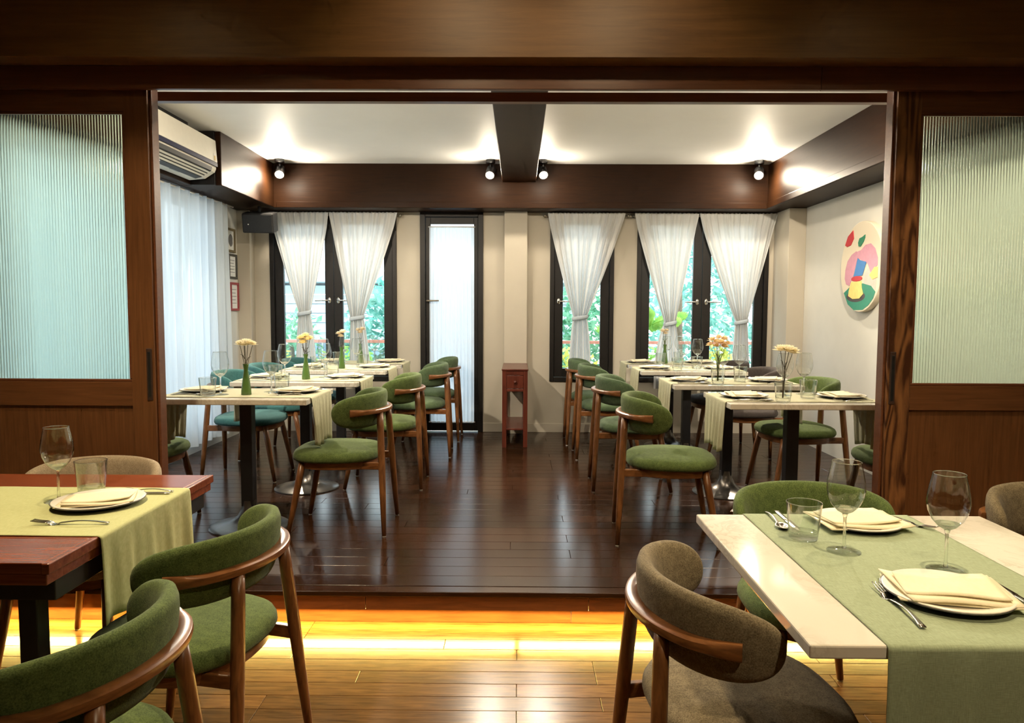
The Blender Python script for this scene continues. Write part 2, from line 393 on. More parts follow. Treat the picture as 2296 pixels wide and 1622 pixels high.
# step
st = struct(empty('trim_1', (0, 3.185, 0)), 'wooden step edge with lit recess between the two floors', 'step')
def stb(name, mat, x0, x1, y0, y1, z0, z1, bev=0.002):
    o = MB().box(x0, x1, y0, y1, z0, z1).build(name, mat, st, bevel=bev); o.location = (0, -3.185, 0); return o
stb('nosing', 'upper_plank_wood', -3.8, 3.8, 3.10, 3.17, P - 0.022, P, 0.004)
for xa, xb in ((-3.8, -2.31), (-2.309, -0.66), (-0.659, 0.31), (0.311, 1.43), (1.431, 3.8)):
    stb('riser_board', 'riser_wood', xa, xb, 3.115, 3.133, 0.083, P - 0.023)
for xa, xb in ((-3.8, -1.36), (-1.359, 0.24), (0.241, 2.05), (2.051, 3.8)):
    stb('toe_board', 'riser_wood', xa, xb, 3.185, 3.20, 0.0, P - 0.063)
stb('recess_top', 'dark_recess', -3.8, 3.8, 3.134, 3.20, 0.105, 0.107, 0)
led = empty('led_strip', (0, 3.142, 0.088)); tag(led, 'warm yellow light strip tucked under the step edge', 'light strip')
box('strip_profile', 'led_glow', -3.7, 3.7, -0.006, 0.006, -0.004, 0.006, led)
for cx in (-2.6, -0.87, 0.87, 2.6):
    l = bpy.data.lights.new('led_light', 'AREA'); l.shape = 'RECTANGLE'; l.size = 1.72; l.size_y = 0.012; l.energy = 14.0; l.color = (1.0, 0.73, 0.18)
    o = bpy.data.objects.new('led_light', l); COL.objects.link(o); o.location = (cx, -0.004, -0.008); o.parent = led; o.rotation_euler = (R(-30), 0, 0)

# ------------------------------------------------------------------ lower room shell
struct(box('wall_left_front', 'lower_wall_paint', -4.0, -3.8, -3.2, 3.4, 0, 3.0), 'side wall of the outer room', 'wall')
struct(box('wall_right_front', 'lower_wall_paint', 3.8, 4.0, -3.2, 3.4, 0, 3.0), 'side wall of the outer room beyond the sliding door', 'wall')
struct(box('wall_behind', 'lower_wall_paint', -4.0, 4.0, -3.3, -3.1, 0, 3.0), 'wall behind the viewer in the outer room', 'wall')
struct(box('ceiling_lower', 'lower_wall_paint', -4.0, 4.0, -3.3, 3.2, 2.95, 3.05), 'ceiling of the outer dining room', 'ceiling')

# ------------------------------------------------------------------ lintel, fascia, rail bar
lb = struct(box('trim_2', 'lintel_wood', -3.8, 3.8, 3.06, 3.34, 2.412, 2.98), 'wide brown wooden lintel beam across the top', 'beam')
fa = struct(empty('trim_3', (0, 3.17, 2.35)), 'brown wooden track board under the lintel', 'beam')
for xa, xb in ((-3.8, 1.264), (1.266, 3.8)):
    o = MB().box(xa, xb, 3.168, 3.194, 2.316, 2.411).build('track_board', 'fascia_wood', fa, bevel=0.002); o.location = (0, -3.17, -2.35)
rb = struct(box('trim_4', 'fascia_wood', -1.66, 1.69, 3.40, 3.44, 2.329, 2.370), 'slim wooden header bar behind the sliding doors', 'beam')
for sx, nm, lab in ((-1, 'wall_left_panel', 'wood panel beside the left sliding door'), (1, 'wall_right_panel', 'wood panel beside the right sliding door')):
    xa, xb = (-3.8, -2.66) if sx < 0 else (2.72, 3.8)
    struct(box(nm, 'door_wood', xa, xb, 3.30, 3.36, P, 2.411), lab, 'wall')

# ------------------------------------------------------------------ sliding doors with reeded glass
def sliding_door(name, x_in, sgn, label, stile_mat='door_wood'):
    """x_in: inner edge; sgn: direction to the outer edge"""
    d = struct(empty(name, (x_in, YD, P)), label, 'door')
    W = 1.06; st_w = 0.102; T = 0.055
    def bx(n, mat, u0, u1, y0, y1, z0, z1, bev=0.002, par=d, smooth=False):
        xs = sorted((sgn * u0, sgn * u1))
        return MB().box(xs[0], xs[1], y0, y1, z0 - P, z1 - P).build(n, mat, par, bevel=bev)
    gz0, gz1 = 1.067, 2.231
    s1 = bx('stile', stile_mat, 0, st_w, 0, T, P + 0.012, 2.375); s2 = bx('stile', 'door_wood', W - st_w, W, 0, T, P + 0.012, 2.375)
    bx('edge_strip', 'fascia_wood', -0.012, -0.0005, 0.016, T + 0.02, P + 0.012, 2.375, 0.003)
    bx('top_rail', 'door_rail_wood', st_w, W - st_w, 0.002, T - 0.002, gz1, 2.375)
    bx('middle_rail', 'door_rail_wood', st_w, W - st_w, 0.002, T - 0.002, 0.96, gz0)
    bx('bottom_rail', 'door_rail_wood', st_w, W - st_w, 0.002, T - 0.002, P + 0.012, P + 0.11)
    bx('lower_panel', 'door_wood', st_w, W - st_w, 0.012, T - 0.012, P + 0.11, 0.96)
    for (u0, u1, z0, z1) in ((st_w, W - st_w, gz1 - 0.012, gz1), (st_w, W - st_w, gz0, gz0 + 0.012), (st_w, st_w + 0.012, gz0 + .012, gz1 - .012), (W - st_w - 0.012, W - st_w, gz0 + .012, gz1 - .012)):
        bx('glazing_bead', 'fascia_wood', u0, u1, 0.004, 0.018, z0, z1, 0.003)
    hp = bx('flush_pull', 'dark_recess', 0.010, 0.036, -0.003, 0.01, 0.985, 1.215, 0.003)
    bx('pull_slot', 'black_metal', 0.016, 0.030, -0.0045, 0.002, 1.0, 1.2, 0.002, hp)
    # reeded pane
    mb = MB(); rib = 0.0125; u0 = st_w + 0.002; n = int((W - 2 * st_w - 0.004) / rib); per = 6
    prof = []
    for k in range(n * per + 1):
        u = u0 + k * rib / per; prof.append((sgn * u, 0.026 - 0.0032 * abs(sin(pi * (k % per) / per))))
    poly = prof + [(prof[-1][0], 0.031), (prof[0][0], 0.031)]
    mb.rings([[(x, y, gz0 + 0.003 - P) for x, y in poly], [(x, y, gz1 - 0.003 - P) for x, y in poly]])
    mb.build('reeded_pane', 'reeded_glass', d, smooth='auto')
    return d
sliding_door('door_2', -1.592, -1, 'left sliding wooden door with reeded glass pane')
sliding_door('door_3', 1.603, 1, 'right sliding wooden door with reeded glass pane and bold grain', 'door_wood_bold')

# ------------------------------------------------------------------ upper room shell
def wall_x(name, mat, y0, y1, x0, x1, z0, z1, holes, label):
    """wall with rectangular holes in the XZ plane (holes: x0,x1,z0,z1 sorted, non overlapping in x)"""
    mb = MB(); x = x0
    for hx0, hx1, hz0, hz1 in holes:
        mb.box(x, hx0, y0, y1, z0, z1)
        if hz0 > z0: mb.box(hx0, hx1, y0, y1, z0, hz0)
        if hz1 < z1: mb.box(hx0, hx1, y0, y1, hz1, z1)
        x = hx1
    mb.box(x, x1, y0, y1, z0, z1)
    return struct(mb.build(name, mat), label, 'wall')
def px(p, d=YB): return (p - 1162.0) * d / 1650.0
def pz(p, d=YB): return CAMZ - d * math.tan(R(4.02) + math.atan((p - 811.0) / 1650.0))
WA = (px(607), px(890), 0.68, 2.355); DB = (px(943), px(1083), P, 2.355)
WD = (px(1232), px(1374), 0.68, 2.355); WE = (px(1425), px(1716), 0.68, 2.355)
wall_x('wall_back', 'wall_cream', YB, YB + 0.16, XL - 0.2, XR + 0.25, P - 0.05, ZC + 0.05, [WA, DB, WD, WE], 'cream back wall with windows')
mb = MB()
wy0, wy1, wz0, wz1 = 3.62, 6.45, 0.34, 2.30
mb.box(XL - 0.18, XL, 3.30, wy0, P - 0.05, ZC + .05); mb.box(XL - 0.18, XL, wy1, YB, P - 0.05, ZC + .05)
mb.box(XL - 0.18, XL, wy0, wy1, P - 0.05, wz0); mb.box(XL - 0.18, XL, wy0, wy1, wz1, ZC + .05)
struct(mb.build('wall_left', 'wall_paint'), 'white left wall with curtained window', 'wall')
struct(box('wall_right', 'wall_paint', XR, XR + 0.18, 3.36, YB, P - 0.05, ZC + .05), 'white right wall carrying the round painting', 'wall')
struct(box('ceiling', 'ceiling_paint', XL - 0.2, XR + 0.25, 3.345, YB + 0.1, ZC, ZC + 0.08), 'white ceiling of the inner room', 'ceiling')
# columns and pilaster
struct(box('trim_5', 'wall_cream', 2.50, XR, 6.90, YB, P, ZB, None, 0.004), 'white corner column beside the right window', 'column')
struct(box('trim_6', 'wall_cream', XL, -2.61, 7.18, YB, P, ZB, None, 0.004), 'white corner pilaster beside the left window', 'column')
struct(box('trim_7', 'wall_cream', px(1130, 7.19), px(1181, 7.19), 7.19, YB, P, ZB, None, 0.004), 'cream pilaster behind the console', 'column')
# beams
def beam(name, x0, x1, y0, y1, z0, z1, label):
    return struct(box(name, 'beam_wood', x0, x1, y0, y1, z0, z1, None, 0.006), label, 'beam')
b = beam('trim_8', XL, XR, 6.98, YB, ZB, ZC, 'dark brown beam along the back wall')
box('moulding', 'beam_wood', XL + 0.46, XR - 0.32, 6.968, 6.98, ZB, ZB + 0.055, b, 0.003)
beam('trim_9', XL, -2.30, 5.75, 6.98, ZB, ZC, 'dark brown beam along the left wall beyond the air conditioner')
b = beam('trim_10', 2.32, XR, 3.36, 6.98, ZB, ZC, 'dark brown beam along the right wall')
box('moulding', 'beam_wood', 2.308, 2.32, 3.36, 6.968, ZB, ZB + 0.055, b, 0.003)
beam('trim_11', -0.157, 0.157, 3.345, 6.98, 2.58, ZC, 'dark grey beam down the middle of the ceiling')
beam('trim_12', XL, -2.53, 3.36, 5.75, ZB, ZC, 'dark board behind the air conditioner')
struct(box('trim_13', 'frame_black', -2.53, -2.34, 5.725, 5.75, ZB, ZC - 0.002, None, 0.002), 'black end panel beside the air conditioner', 'panel')
struct(box('baseboard_back', 'wall_cream', px(1083), px(1425), YB - 0.012, YB, P, P + 0.09, None, 0.003), 'cream baseboard under the window', 'baseboard')

# ------------------------------------------------------------------ windows
def casement(name, rect, leaves, label, sill=True):
    x0, x1, z0, z1 = rect
    w = struct(empty(name, ((x0 + x1) / 2, YB + 0.02, z0)), label, 'window')
    def bx(n, mat, a0, a1, y0, y1, c0, c1, par=w, bev=0.003):
        o = MB().box(a0 - w.location.x, a1 - w.location.x, y0 - w.location.y, y1 - w.location.y, c0 - w.location.z, c1 - w.location.z).build(n, mat, par, bevel=bev)
        return o
    f = 0.042
    bx('frame', 'frame_black', x0, x0 + f, YB - 0.02, YB + 0.1, z0, z1); bx('frame', 'frame_black', x1 - f, x1, YB - 0.02, YB + 0.1, z0, z1)
    bx('frame', 'frame_black', x0 + f, x1 - f, YB - 0.02, YB + 0.1, z1 - f, z1); bx('frame', 'frame_black', x0 + f, x1 - f, YB - 0.02, YB + 0.1, z0, z0 + f)
    n = len(leaves); lw = (x1 - x0 - 2 * f) / n
    for i, hs in enumerate(leaves):
        a0 = x0 + f + i * lw + 0.002; a1 = a0 + lw - 0.004; s = 0.085
        lo, hi = z0 + f + 0.003, z1 - f - 0.003
        yy0, yy1 = YB + 0.005, YB + 0.05
        se = bx('sash', 'frame_black', a0, a0 + s, yy0, yy1, lo, hi)
        bx('sash', 'frame_black', a1 - s, a1, yy0, yy1, lo, hi)
        bx('sash', 'frame_black', a0 + s, a1 - s, yy0, yy1, lo, lo + 0.085); bx('sash', 'frame_black', a0 + s, a1 - s, yy0, yy1, hi - s, hi)
        bx('pane', 'window_glass', a0 + s, a1 - s, YB + 0.025, YB + 0.031, lo + 0.085, hi - s, bev=0)
        # lever handle on an oval rose
        hx = (a1 - s / 2) if hs > 0 else (a0 + s / 2); hz = 1.475
        rose = MB().lathe([(0.001, 0), (0.017, 0), (0.019, 0.004), (0.015, 0.009), (0.001, 0.009)], 16)
        rose.v = [(x, -z, y * 1.75) for x, y, z in rose.v]
        ro = rose.build('rose', 'steel', w, True); ro.location = (hx - w.location.x, yy0 - w.location.y, hz - w.location.z)
        lv = MB().tube([(0, 0, 0), (0, -0.04, 0), (-hs * 0.012, -0.05, 0), (-hs * 0.13, -0.05, -0.004)], [0.008, 0.008, 0.008, 0.006], 8).build('handle', 'steel', ro, True)
    return w
casement('window_1', WA, (1, -1), 'black framed double window at the left of the back wall')
casement('window_2', WD, (-1,), 'black framed single window right of the console')
casement('window_3', WE, (1, -1), 'black framed double window at the right of the back wall')
# narrow glazed door
x0, x1, z0, z1 = DB
d1 = struct(empty('door_1', ((x0 + x1) / 2, YB, P)), 'narrow black glazed door with sheer white curtain', 'door')
def db(n, mat, a0, a1, y0, y1, c0, c1, bev=0.003, par=d1):
    return MB().box(a0 - d1.location.x, a1 - d1.location.x, y0 - YB, y1 - YB, c0 - P, c1 - P).build(n, mat, par, bevel=bev)
db('frame', 'frame_black', x0, x0 + 0.05, YB - 0.03, YB + 0.1, P, z1); db('frame', 'frame_black', x1 - 0.05, x1, YB - 0.03, YB + 0.1, P, z1)
db('frame', 'frame_black', x0 + 0.05, x1 - 0.05, YB - 0.03, YB + 0.1, z1 - 0.06, z1)
gx0, gx1, gz0, gz1 = px(966), px(1062), 0.26, pz(503)
db('stile', 'frame_black', x0 + 0.052, gx0, YB, YB + 0.045, P + 0.01, z1 - 0.062); db('stile', 'frame_black', gx1, x1 - 0.052, YB, YB + 0.045, P + 0.01, z1 - 0.062)
db('rail', 'frame_black', gx0, gx1, YB, YB + 0.045, P + 0.01, gz0); db('rail', 'frame_black', gx0, gx1, YB, YB + 0.045, gz1, z1 - 0.062)
db('pane', 'window_glass', gx0, gx1, YB + 0.02, YB + 0.026, gz0, gz1, 0)
hd = MB().tube([(0, 0, 0), (0, -0.05, 0), (0.012, -0.058, 0), (0.12, -0.058, 0.002)], [0.009, 0.009, 0.009, 0.007], 8).build('handle', 'bracket_grey', d1, True)
hd.location = (px(958) - d1.location.x, 0, 1.475 - P)
# left wall window behind the big curtain
w4 = struct(empty('window_4', (XL - 0.06, (wy0 + wy1) / 2, wz0)), 'wide window in the left wall behind sheer curtain', 'window')
def wb4(n, mat, y0, y1, z0, z1, xx0=XL - 0.1, xx1=XL - 0.02, bev=0.003):
    return MB().box(xx0 - w4.location.x, xx1 - w4.location.x, y0 - w4.location.y, y1 - w4.location.y, z0 - wz0, z1 - wz0).build(n, mat, w4, bevel=bev)
ny = 4
for k in range(ny + 1):
    yc = wy0 + (wy1 - wy0) * k / ny; yc = min(max(yc, wy0 + 0.03), wy1 - 0.03)
    wb4('mullion', 'frame_black', yc - 0.03, yc + 0.03, wz0, wz1)
for k in range(ny):
    ya = wy0 + (wy1 - wy0) * k / ny; yb = wy0 + (wy1 - wy0) * (k + 1) / ny
    ya += 0.06 if k == 0 else 0.031; yb -= 0.06 if k == ny - 1 else 0.031
    wb4('rail', 'frame_black', ya, yb, wz0, wz0 + 0.06); wb4('rail', 'frame_black', ya, yb, wz1 - 0.06, wz1)
    wb4('pane', 'window_glass', ya, yb, wz0 + 0.06, wz1 - 0.06, XL - 0.063, XL - 0.057, 0)
# daylight portals (sampling aids for the sky, in the real openings)
def portal(name, loc, rot, sx, sy):
    l = bpy.data.lights.new(name, 'AREA'); l.shape = 'RECTANGLE'; l.size = sx; l.size_y = sy; l.cycles.is_portal = True
    o = bpy.data.objects.new(name, l); COL.objects.link(o); o.location = loc; o.rotation_euler = rot
for (a0, a1, c0, c1) in (WA, DB, WD, WE):
    portal('daylight_portal', ((a0 + a1) / 2, YB + 0.17, (c0 + c1) / 2), (R(-90), 0, 0), a1 - a0, c1 - c0)
portal('daylight_portal', (XL - 0.19, (wy0 + wy1) / 2, (wz0 + wz1) / 2), (0, R(-90), 0), wz1 - wz0, wy1 - wy0)

# ------------------------------------------------------------------ curtains
def tied_curtain(p0, p1, pp, ppz, wp, pb, wbot, zbot, label, nf=9, seed=1, group='tied window curtains'):
    yc = YB - 0.075; rnd = random.Random(seed)
    xa, xb, xp = px(p0, yc), px(p1, yc), px(pp, yc); zt = pz(478, yc); zp = pz(ppz, yc)
    xbt = px(pb, yc)
    ph = [rnd.uniform(0, 6.28) for _ in range(4)]
    def fn(v, u):
        z = zt + (zbot - zt) * v
        if z > zp:
            t = (zt - z) / (zt - zp); e = t ** 1.12
            l = xa + (xp - wp - xa) * e; r = xb + (xp + wp - xb) * e
            amp = 0.014 + 0.014 * t
        else:
            t = (zp - z) / (zp - zbot); e = min(1, t * 1.6) ** 0.6
            l = xp - wp + (xbt - wbot - (xp - wp)) * e; r = xp + wp + (xbt + wbot - (xp + wp)) * e
            amp = 0.022 - 0.004 * t
        uu = u + 0.018 * sin(2 * pi * 3 * u + ph[1])
        y = yc - 0.024 * max(0.0, 1 - (zt - z) / 0.12) ** 0.5 + amp * (0.4 + 0.6 * min(1, (zt - z) / 0.12)) * sin(2 * pi * nf * uu + ph[0]) + 0.35 * amp * sin(2 * pi * nf * 2.3 * uu + ph[2])
        if z > zt - 0.03: z += 0.0025 * sin(2 * pi * nf * 2 * u)
        return (l + (r - l) * u, y, z)
    c = MB().grid(fn, 46, nf * 12).build('curtain', 'curtain_sheer', None, True)
    tag(c, label, 'curtain', group)
    tb = MB(); n = 20
    def ring(k, dz):
        return [(xp + (wp + 0.010 + k) * cos(2 * pi * j / n), yc + (0.036 + k) * sin(2 * pi * j / n), zp + dz + 0.012 * cos(2 * pi * j / n)) for j in range(n)]
    tb.rings([ring(0, -0.018), ring(0.004, -0.01), ring(0.005, 0.008), ring(0, 0.018)], False, False)
    tb.build('tieback', 'curtain_dense', c, True, solid=0.004)
    return c
zb_c = 0.62
tied_curtain(607, 740, 682, 705, 0.055, 684, 0.10, zb_c, 'left tied sheer curtain on the left double window', 8, 1)
tied_curtain(741, 893, 800, 715, 0.060, 806, 0.10, zb_c, 'right tied sheer curtain on the left double window', 9, 2)
tied_curtain(1226, 1398, 1300, 712, 0.065, 1301, 0.105, 0.72, 'tied sheer curtain on the single window', 10, 3)
tied_curtain(1418, 1560, 1501, 724, 0.050, 1497, 0.13, zb_c, 'left tied sheer curtain on the right double window', 8, 4)
tied_curtain(1561, 1733, 1660, 720, 0.055, 1661, 0.085, zb_c, 'right tied sheer curtain on the right double window', 10, 5)
def rod(p0, p1, label):
    yc = YB - 0.075; z = pz(484, yc); xa, xb = px(p0, yc), px(p1, yc)
    r = empty('curtain_rod', ((xa + xb) / 2, yc, z)); tag(r, label, 'curtain rod', 'slim dark curtain rods on the back wall')
    L = (xb - xa) / 2
    MB().tube([(-L, 0, 0), (L, 0, 0)], 0.007, 8).build('rod', 'bracket_grey', r, True)
    for s in (-1, 1):
        f = MB().lathe([(0.001, 0), (0.010, 0.002), (0.016, 0.012), (0.016, 0.020), (0.009, 0.03), (0.001, 0.032)], 12)
        f.v = [(s * z_, y, x) for x, y, z_ in f.v]
        o = f.build('finial', 'bracket_grey', r, True); o.location = (s * L, 0, 0)
        o = MB().tube([(0, 0.0, 0), (0, 0.074, 0)], 0.006, 8).build('bracket', 'bracket_grey', r, True); o.location = (s * (L - 0.02), 0, 0)
rod(600, 895, 'dark curtain rod over the left double window')
rod(1223, 1401, 'dark curtain rod over the single window')
rod(1413, 1736, 'dark curtain rod over the right double window')
# sheer on the narrow door
def fn(v, u):
    z = pz(508) + (pz(948) - pz(508)) * v
    return (px(963) + (px(1063) - px(963)) * u, YB - 0.012 + 0.009 * sin(2 * pi * 11 * u + 0.6 * sin(9 * u)) * (0.4 + 0.6 * min(1, v * 8)), z)
c = MB().grid(fn, 12, 130).build('curtain', 'curtain_bright', None, True); tag(c, 'flat sheer white curtain covering the narrow glazed door', 'curtain')
for zz in (pz(510), pz(947)):
    MB().tube([(px(961), YB - 0.014, zz), (px(1065), YB - 0.014, zz)], 0.005, 8).build('sash_rod', 'foot_white', c, True)
# long curtain on the left wall
def fn(v, u):
    y = 3.42 + (6.66 - 3.42) * u
    a = 0.042 * (0.5 + 0.5 * v)
    return (XL + 0.10 + a * sin(2 * pi * 19 * u + 1.5 * sin(7 * u)) + 0.4 * a * sin(2 * pi * 47 * u + 2 * v) - 0.01 * v, y, 2.325 + (P + 0.10 - 2.325) * v)
c = MB().grid(fn, 10, 360).build('curtain', 'curtain_dense', None, True); tag(c, 'long white curtain hanging along the left wall', 'curtain')
r = empty('curtain_rod', (XL + 0.10, 5.04, 2.322)); tag(r, 'pale curtain rod of the long left wall curtain', 'curtain rod')
MB().tube([(0, -1.62, 0), (0, 1.80, 0)], 0.008, 8).build('rod', 'foot_white', r, True)
MB().tube([(0, 1.78, 0), (-0.10, 1.78, 0)], 0.006, 8).build('bracket', 'foot_white', r, True)

# ------------------------------------------------------------------ air conditioner
ac = empty('air_conditioner', (-2.53, 5.18, 2.368)); tag(ac, 'white split air conditioner high on the left wall', 'air conditioner')
L = 0.52
def acsec(pts, y0, y1, n, mat, bev=0.006, par=ac):
    return MB().rings([[(x, y0, z) for x, z in pts], [(x, y1, z) for x, z in pts]]).build(n, mat, par, bevel=bev)
acsec([(0, 0.0), (0.13, 0.012), (0.205, 0.06), (0.215, 0.085), (0.20, 0.30), (0, 0.31)], -L, L, 'body', 'ac_white', 0.010)
acsec([(0.2115, 0.132), (0.2245, 0.132), (0.213, 0.300), (0.2005, 0.300)], -L, L, 'front_panel', 'ac_white', 0.006)
acsec([(0.2135, 0.100), (0.226, 0.100), (0.2245, 0.131), (0.2115, 0.131)], -L + .003, L - .003, 'navy_band', 'ac_navy', 0.002)
acsec([(0.090, -0.0005), (0.135, 0.0095), (0.2115, 0.0585), (0.2195, 0.086), (0.200, 0.090), (0.085, 0.02)], -L + 0.05, L - 0.09, 'air_outlet', 'ac_black', 0.0)
for k in range(3):
    u = 0.2 + 0.28 * k; xx = 0.135 + 0.078 * u; zz = 0.0105 + 0.050 * u
    o = MB().box(-0.007, 0.007, -L + 0.06, L - 0.10, -0.002, 0.004).build('louver', 'ac_white', ac); o.location = (xx, 0, zz - 0.003); o.rotation_euler = (0, R(-32), 0)
o = MB().box(0, 0.002, -0.016, 0.016, -0.028, 0.028).build('energy_sticker', 'paper_white', ac); o.location = (0.2215, L - 0.05, 0.165); o.rotation_euler = (0, R(-4), 0)
o2 = MB().box(0.002, 0.003, -0.012, 0.012, -0.023, 0.012).build('sticker_print', 'sticker_gold', o)
o3 = MB().box(0, 0.0015, -0.07, 0.07, -0.005, 0.005).build('maker_mark', 'ac_grey', ac); o3.location = (0.075, 0.12, 0.004); o3.rotation_euler = (0, R(84), 0)
box('hanging_bracket', 'ac_black', -0.0, 0.1, -0.3, 0.3, 0.31, 0.385, ac)
# speaker in the corner
sp = empty('loudspeaker', (-2.40, 6.88, 2.185)); tag(sp, 'black loudspeaker hung under the beam in the left corner', 'speaker')
sp.rotation_euler = (R(12), 0, R(6))
MB().box(-0.14, 0.14, -0.10, 0.10, -0.085, 0.095).build('cabinet', 'speaker_black', sp, bevel=0.014)
MB().box(-0.128, 0.128, -0.107, -0.099, -0.074, 0.084).build('grille', 'speaker_black', sp, bevel=0.006)
MB().lathe([(0.001, 0), (0.006, 0.0), (0.006, 0.003), (0.001, 0.003)], 10).build('badge', 'paper_white', sp, True).matrix_local = Matrix.Translation((-0.082, -0.107, -0.005)) @ Matrix.Rotation(R(90), 4, 'X')
MB().tube([(0, 0.0, 0.09), (0, 0.0, 0.15)], 0.014, 8).build('bracket', 'black_metal', sp, True)

# ------------------------------------------------------------------ framed certificates on the left wall
def framed(zc, h, w, mat, yc, label, seed):
    f = empty('picture_frame', (XL, yc, zc)); tag(f, label, 'picture frame', 'framed certificates on the left wall')
    t = 0.022
    for (a0, a1, c0, c1) in ((-w/2, w/2, h/2 - t, h/2), (-w/2, w/2, -h/2, -h/2 + t), (-w/2, -w/2 + t, -h/2 + t, h/2 - t), (w/2 - t, w/2, -h/2 + t, h/2 - t)):
        box('frame', mat, 0, 0.02, a0, a1, c0, c1, f, 0.002)
    pg = box('page', 'paper_white', 0.002, 0.008, -w/2 + t, w/2 - t, -h/2 + t, h/2 - t, f)
    if seed == 0:
        poly = [(0.045 * cos(a * pi / 8) * (1 + 0.2 * sin(a)), 0.06 * sin(a * pi / 8)) for a in range(16)]
        m = MB().prism(poly, 0, 0.0015); m.v = [(0.008 + z, x, y) for x, y, z in m.v]; m.build('drawing', 'ink_grey', pg)
    else:
        for k in range(5):
            box('text_line', 'ink_grey', 0.008, 0.009, -w * 0.28, w * (0.28 - 0.1 * (k % 2)), h * (0.24 - 0.12 * k), h * (0.24 - 0.12 * k) + 0.005, pg)
framed(pz(541, 6.98), 0.225, 0.20, 'frame_gold', 7.00, 'top gilt framed drawing on the left wall', 0)
framed(pz(600, 7.0), 0.235, 0.20, 'frame_dark', 7.03, 'middle dark framed certificate on the left wall', 1)
framed(pz(668, 7.03), 0.27, 0.20, 'frame_red', 7.06, 'bottom red framed certificate on the left wall', 2)

# ------------------------------------------------------------------ round painting on the right wall
pa = empty('painting', (XR, 5.68, 1.73)); tag(pa, 'round abstract painting with pink blue and teal shapes', 'painting')
RAD = 0.345
def wallshape(poly, x0, x1, n, mat, par=pa, bev=0):
    m = MB().prism(poly, 0, 1); m.v = [(-(x0 + (x1 - x0) * z), -x * 1.0, y) for x, y, z in m.v]
    return m.build(n, mat, par, bevel=bev)
circ = [(RAD * cos(2 * pi * k / 64), RAD * sin(2 * pi * k / 64)) for k in range(64)]
cv = wallshape(circ, 0.0, 0.05, 'canvas', 'canvas_cream', pa, 0.004)
def cvt(pts): return [((x - 768) / 153.0 * RAD, (1238 - y) / 302.0 * RAD) for x, y in pts]
def ell(cx, cy, rx, ry, n=24): return [(cx + rx * cos(2 * pi * k / n), cy - ry * sin(2 * pi * k / n)) for k in range(n)]
shapes = [
 ('paint_blush', [(790, 1300), (825, 1250), (872, 1290), (884, 1340), (878, 1400), (800, 1370)]),
 ('paint_teal', [(648, 1408), (690, 1372), (790, 1350), (850, 1370), (880, 1410), (866, 1452), (835, 1496), (795, 1526), (730, 1528), (682, 1488)]),
 ('paint_dark', ell(740, 1435, 70, 38)),
 ('paint_pink', [(735, 1130), (700, 1150), (670, 1190), (655, 1250), (652, 1310), (665, 1350), (690, 1360), (715, 1300), (735, 1220), (748, 1165)]),
 ('paint_pink', [(740, 1135), (770, 1128), (800, 1098), (838, 1095), (868, 1130), (888, 1195), (888, 1240), (845, 1285), (820, 1222), (790, 1205), (750, 1180)]),
 ('paint_yellow', [(835, 1300), (868, 1250), (890, 1252), (890, 1318), (857, 1330)]),
 ('paint_blue', [(748, 1178), (765, 1195), (812, 1210), (785, 1297), (720, 1302), (735, 1240)]),
 ('paint_yellow', [(705, 1335), (780, 1335), (785, 1380), (797, 1420), (770, 1450), (720, 1452), (685, 1430), (690, 1390)]),
 ('paint_red', ell(745, 1316, 40, 18)),
 ('paint_red', [(706, 985), (713, 1040), (692, 1083), (664, 1090), (648, 1077), (668, 1020)]),
 ('paint_green', [(797, 1030), (778, 1042), (757, 1048), (748, 1075), (752, 1100), (766, 1104), (786, 1076), (796, 1050)]),
]
for i, (mt, pts) in enumerate(shapes):
    wallshape(cvt(pts), 0.0502, 0.0510 + 0.0004 * i, 'painted_shape', mt)

# ------------------------------------------------------------------ ceiling spotlights
def spotlight(x, y, zc, aim, label, power, ang=75, spill=0.0, color=WARM, group='black ceiling spotlights'):
    s = empty('spotlight', (x, y, zc)); tag(s, label, 'spotlight', group)
    MB().lathe([(0.001, 0), (0.042, 0), (0.042, -0.03), (0.001, -0.03)], 20).build('mount', 'black_metal', s, True)
    MB().tube([(0, 0, -0.028), (0, 0, -0.075)], 0.009, 8).build('stem', 'black_metal', s, True)
    d = (Vector(aim) - Vector((x, y, zc - 0.11))).normalized(); q = d.to_track_quat('-Z', 'Y').to_matrix().to_4x4()
    h = MB().lathe([(0.001, 0.06), (0.038, 0.06), (0.042, 0.05), (0.042, -0.055), (0.036, -0.055), (0.034, -0.03), (0.001, -0.03)], 24).build('head', 'black_metal', s, 'auto')
    h.matrix_local = Matrix.Translation((0, 0, -0.11)) @ q
    bl = MB().lathe([(0.001, -0.038), (0.020, -0.042), (0.032, -0.034), (0.034, -0.0305), (0.001, -0.0305)], 20).build('bulb', 'bulb_glow', h, True)
    loc = Vector((x, y, zc - 0.11)) + d * 0.075
    spot('spot_lamp', loc, Vector(aim), power, ang, 0.6, 0.03, color)
    if spill:      # light leaving the open bulb sideways
        l = bpy.data.lights.new('bulb_light', 'POINT'); l.energy = spill; l.shadow_soft_size = 0.035; l.color = color
        lo = bpy.data.objects.new('bulb_light', l); COL.objects.link(lo); lo.location = loc
    return s
spotlight(px(632, 6.8), 6.8, ZC, (-1.7, 4.6, 0.7), 'ceiling spotlight in the left back corner', 150, 75, 16, SOFT)
spotlight(px(1099, 6.8), 6.8, ZC, (-0.6, 4.6, 0.6), 'ceiling spotlight left of the middle beam', 75, 75, 8, SOFT)
spotlight(px(1214, 6.8), 6.8, ZC, (0.6, 4.4, 0.6), 'ceiling spotlight right of the middle beam', 75, 75, 8, SOFT)
spotlight(px(1690, 6.8), 6.8, ZC, (1.3, 4.2, 0.7), 'ceiling spotlight in the right back corner', 150, 75, 16, SOFT)
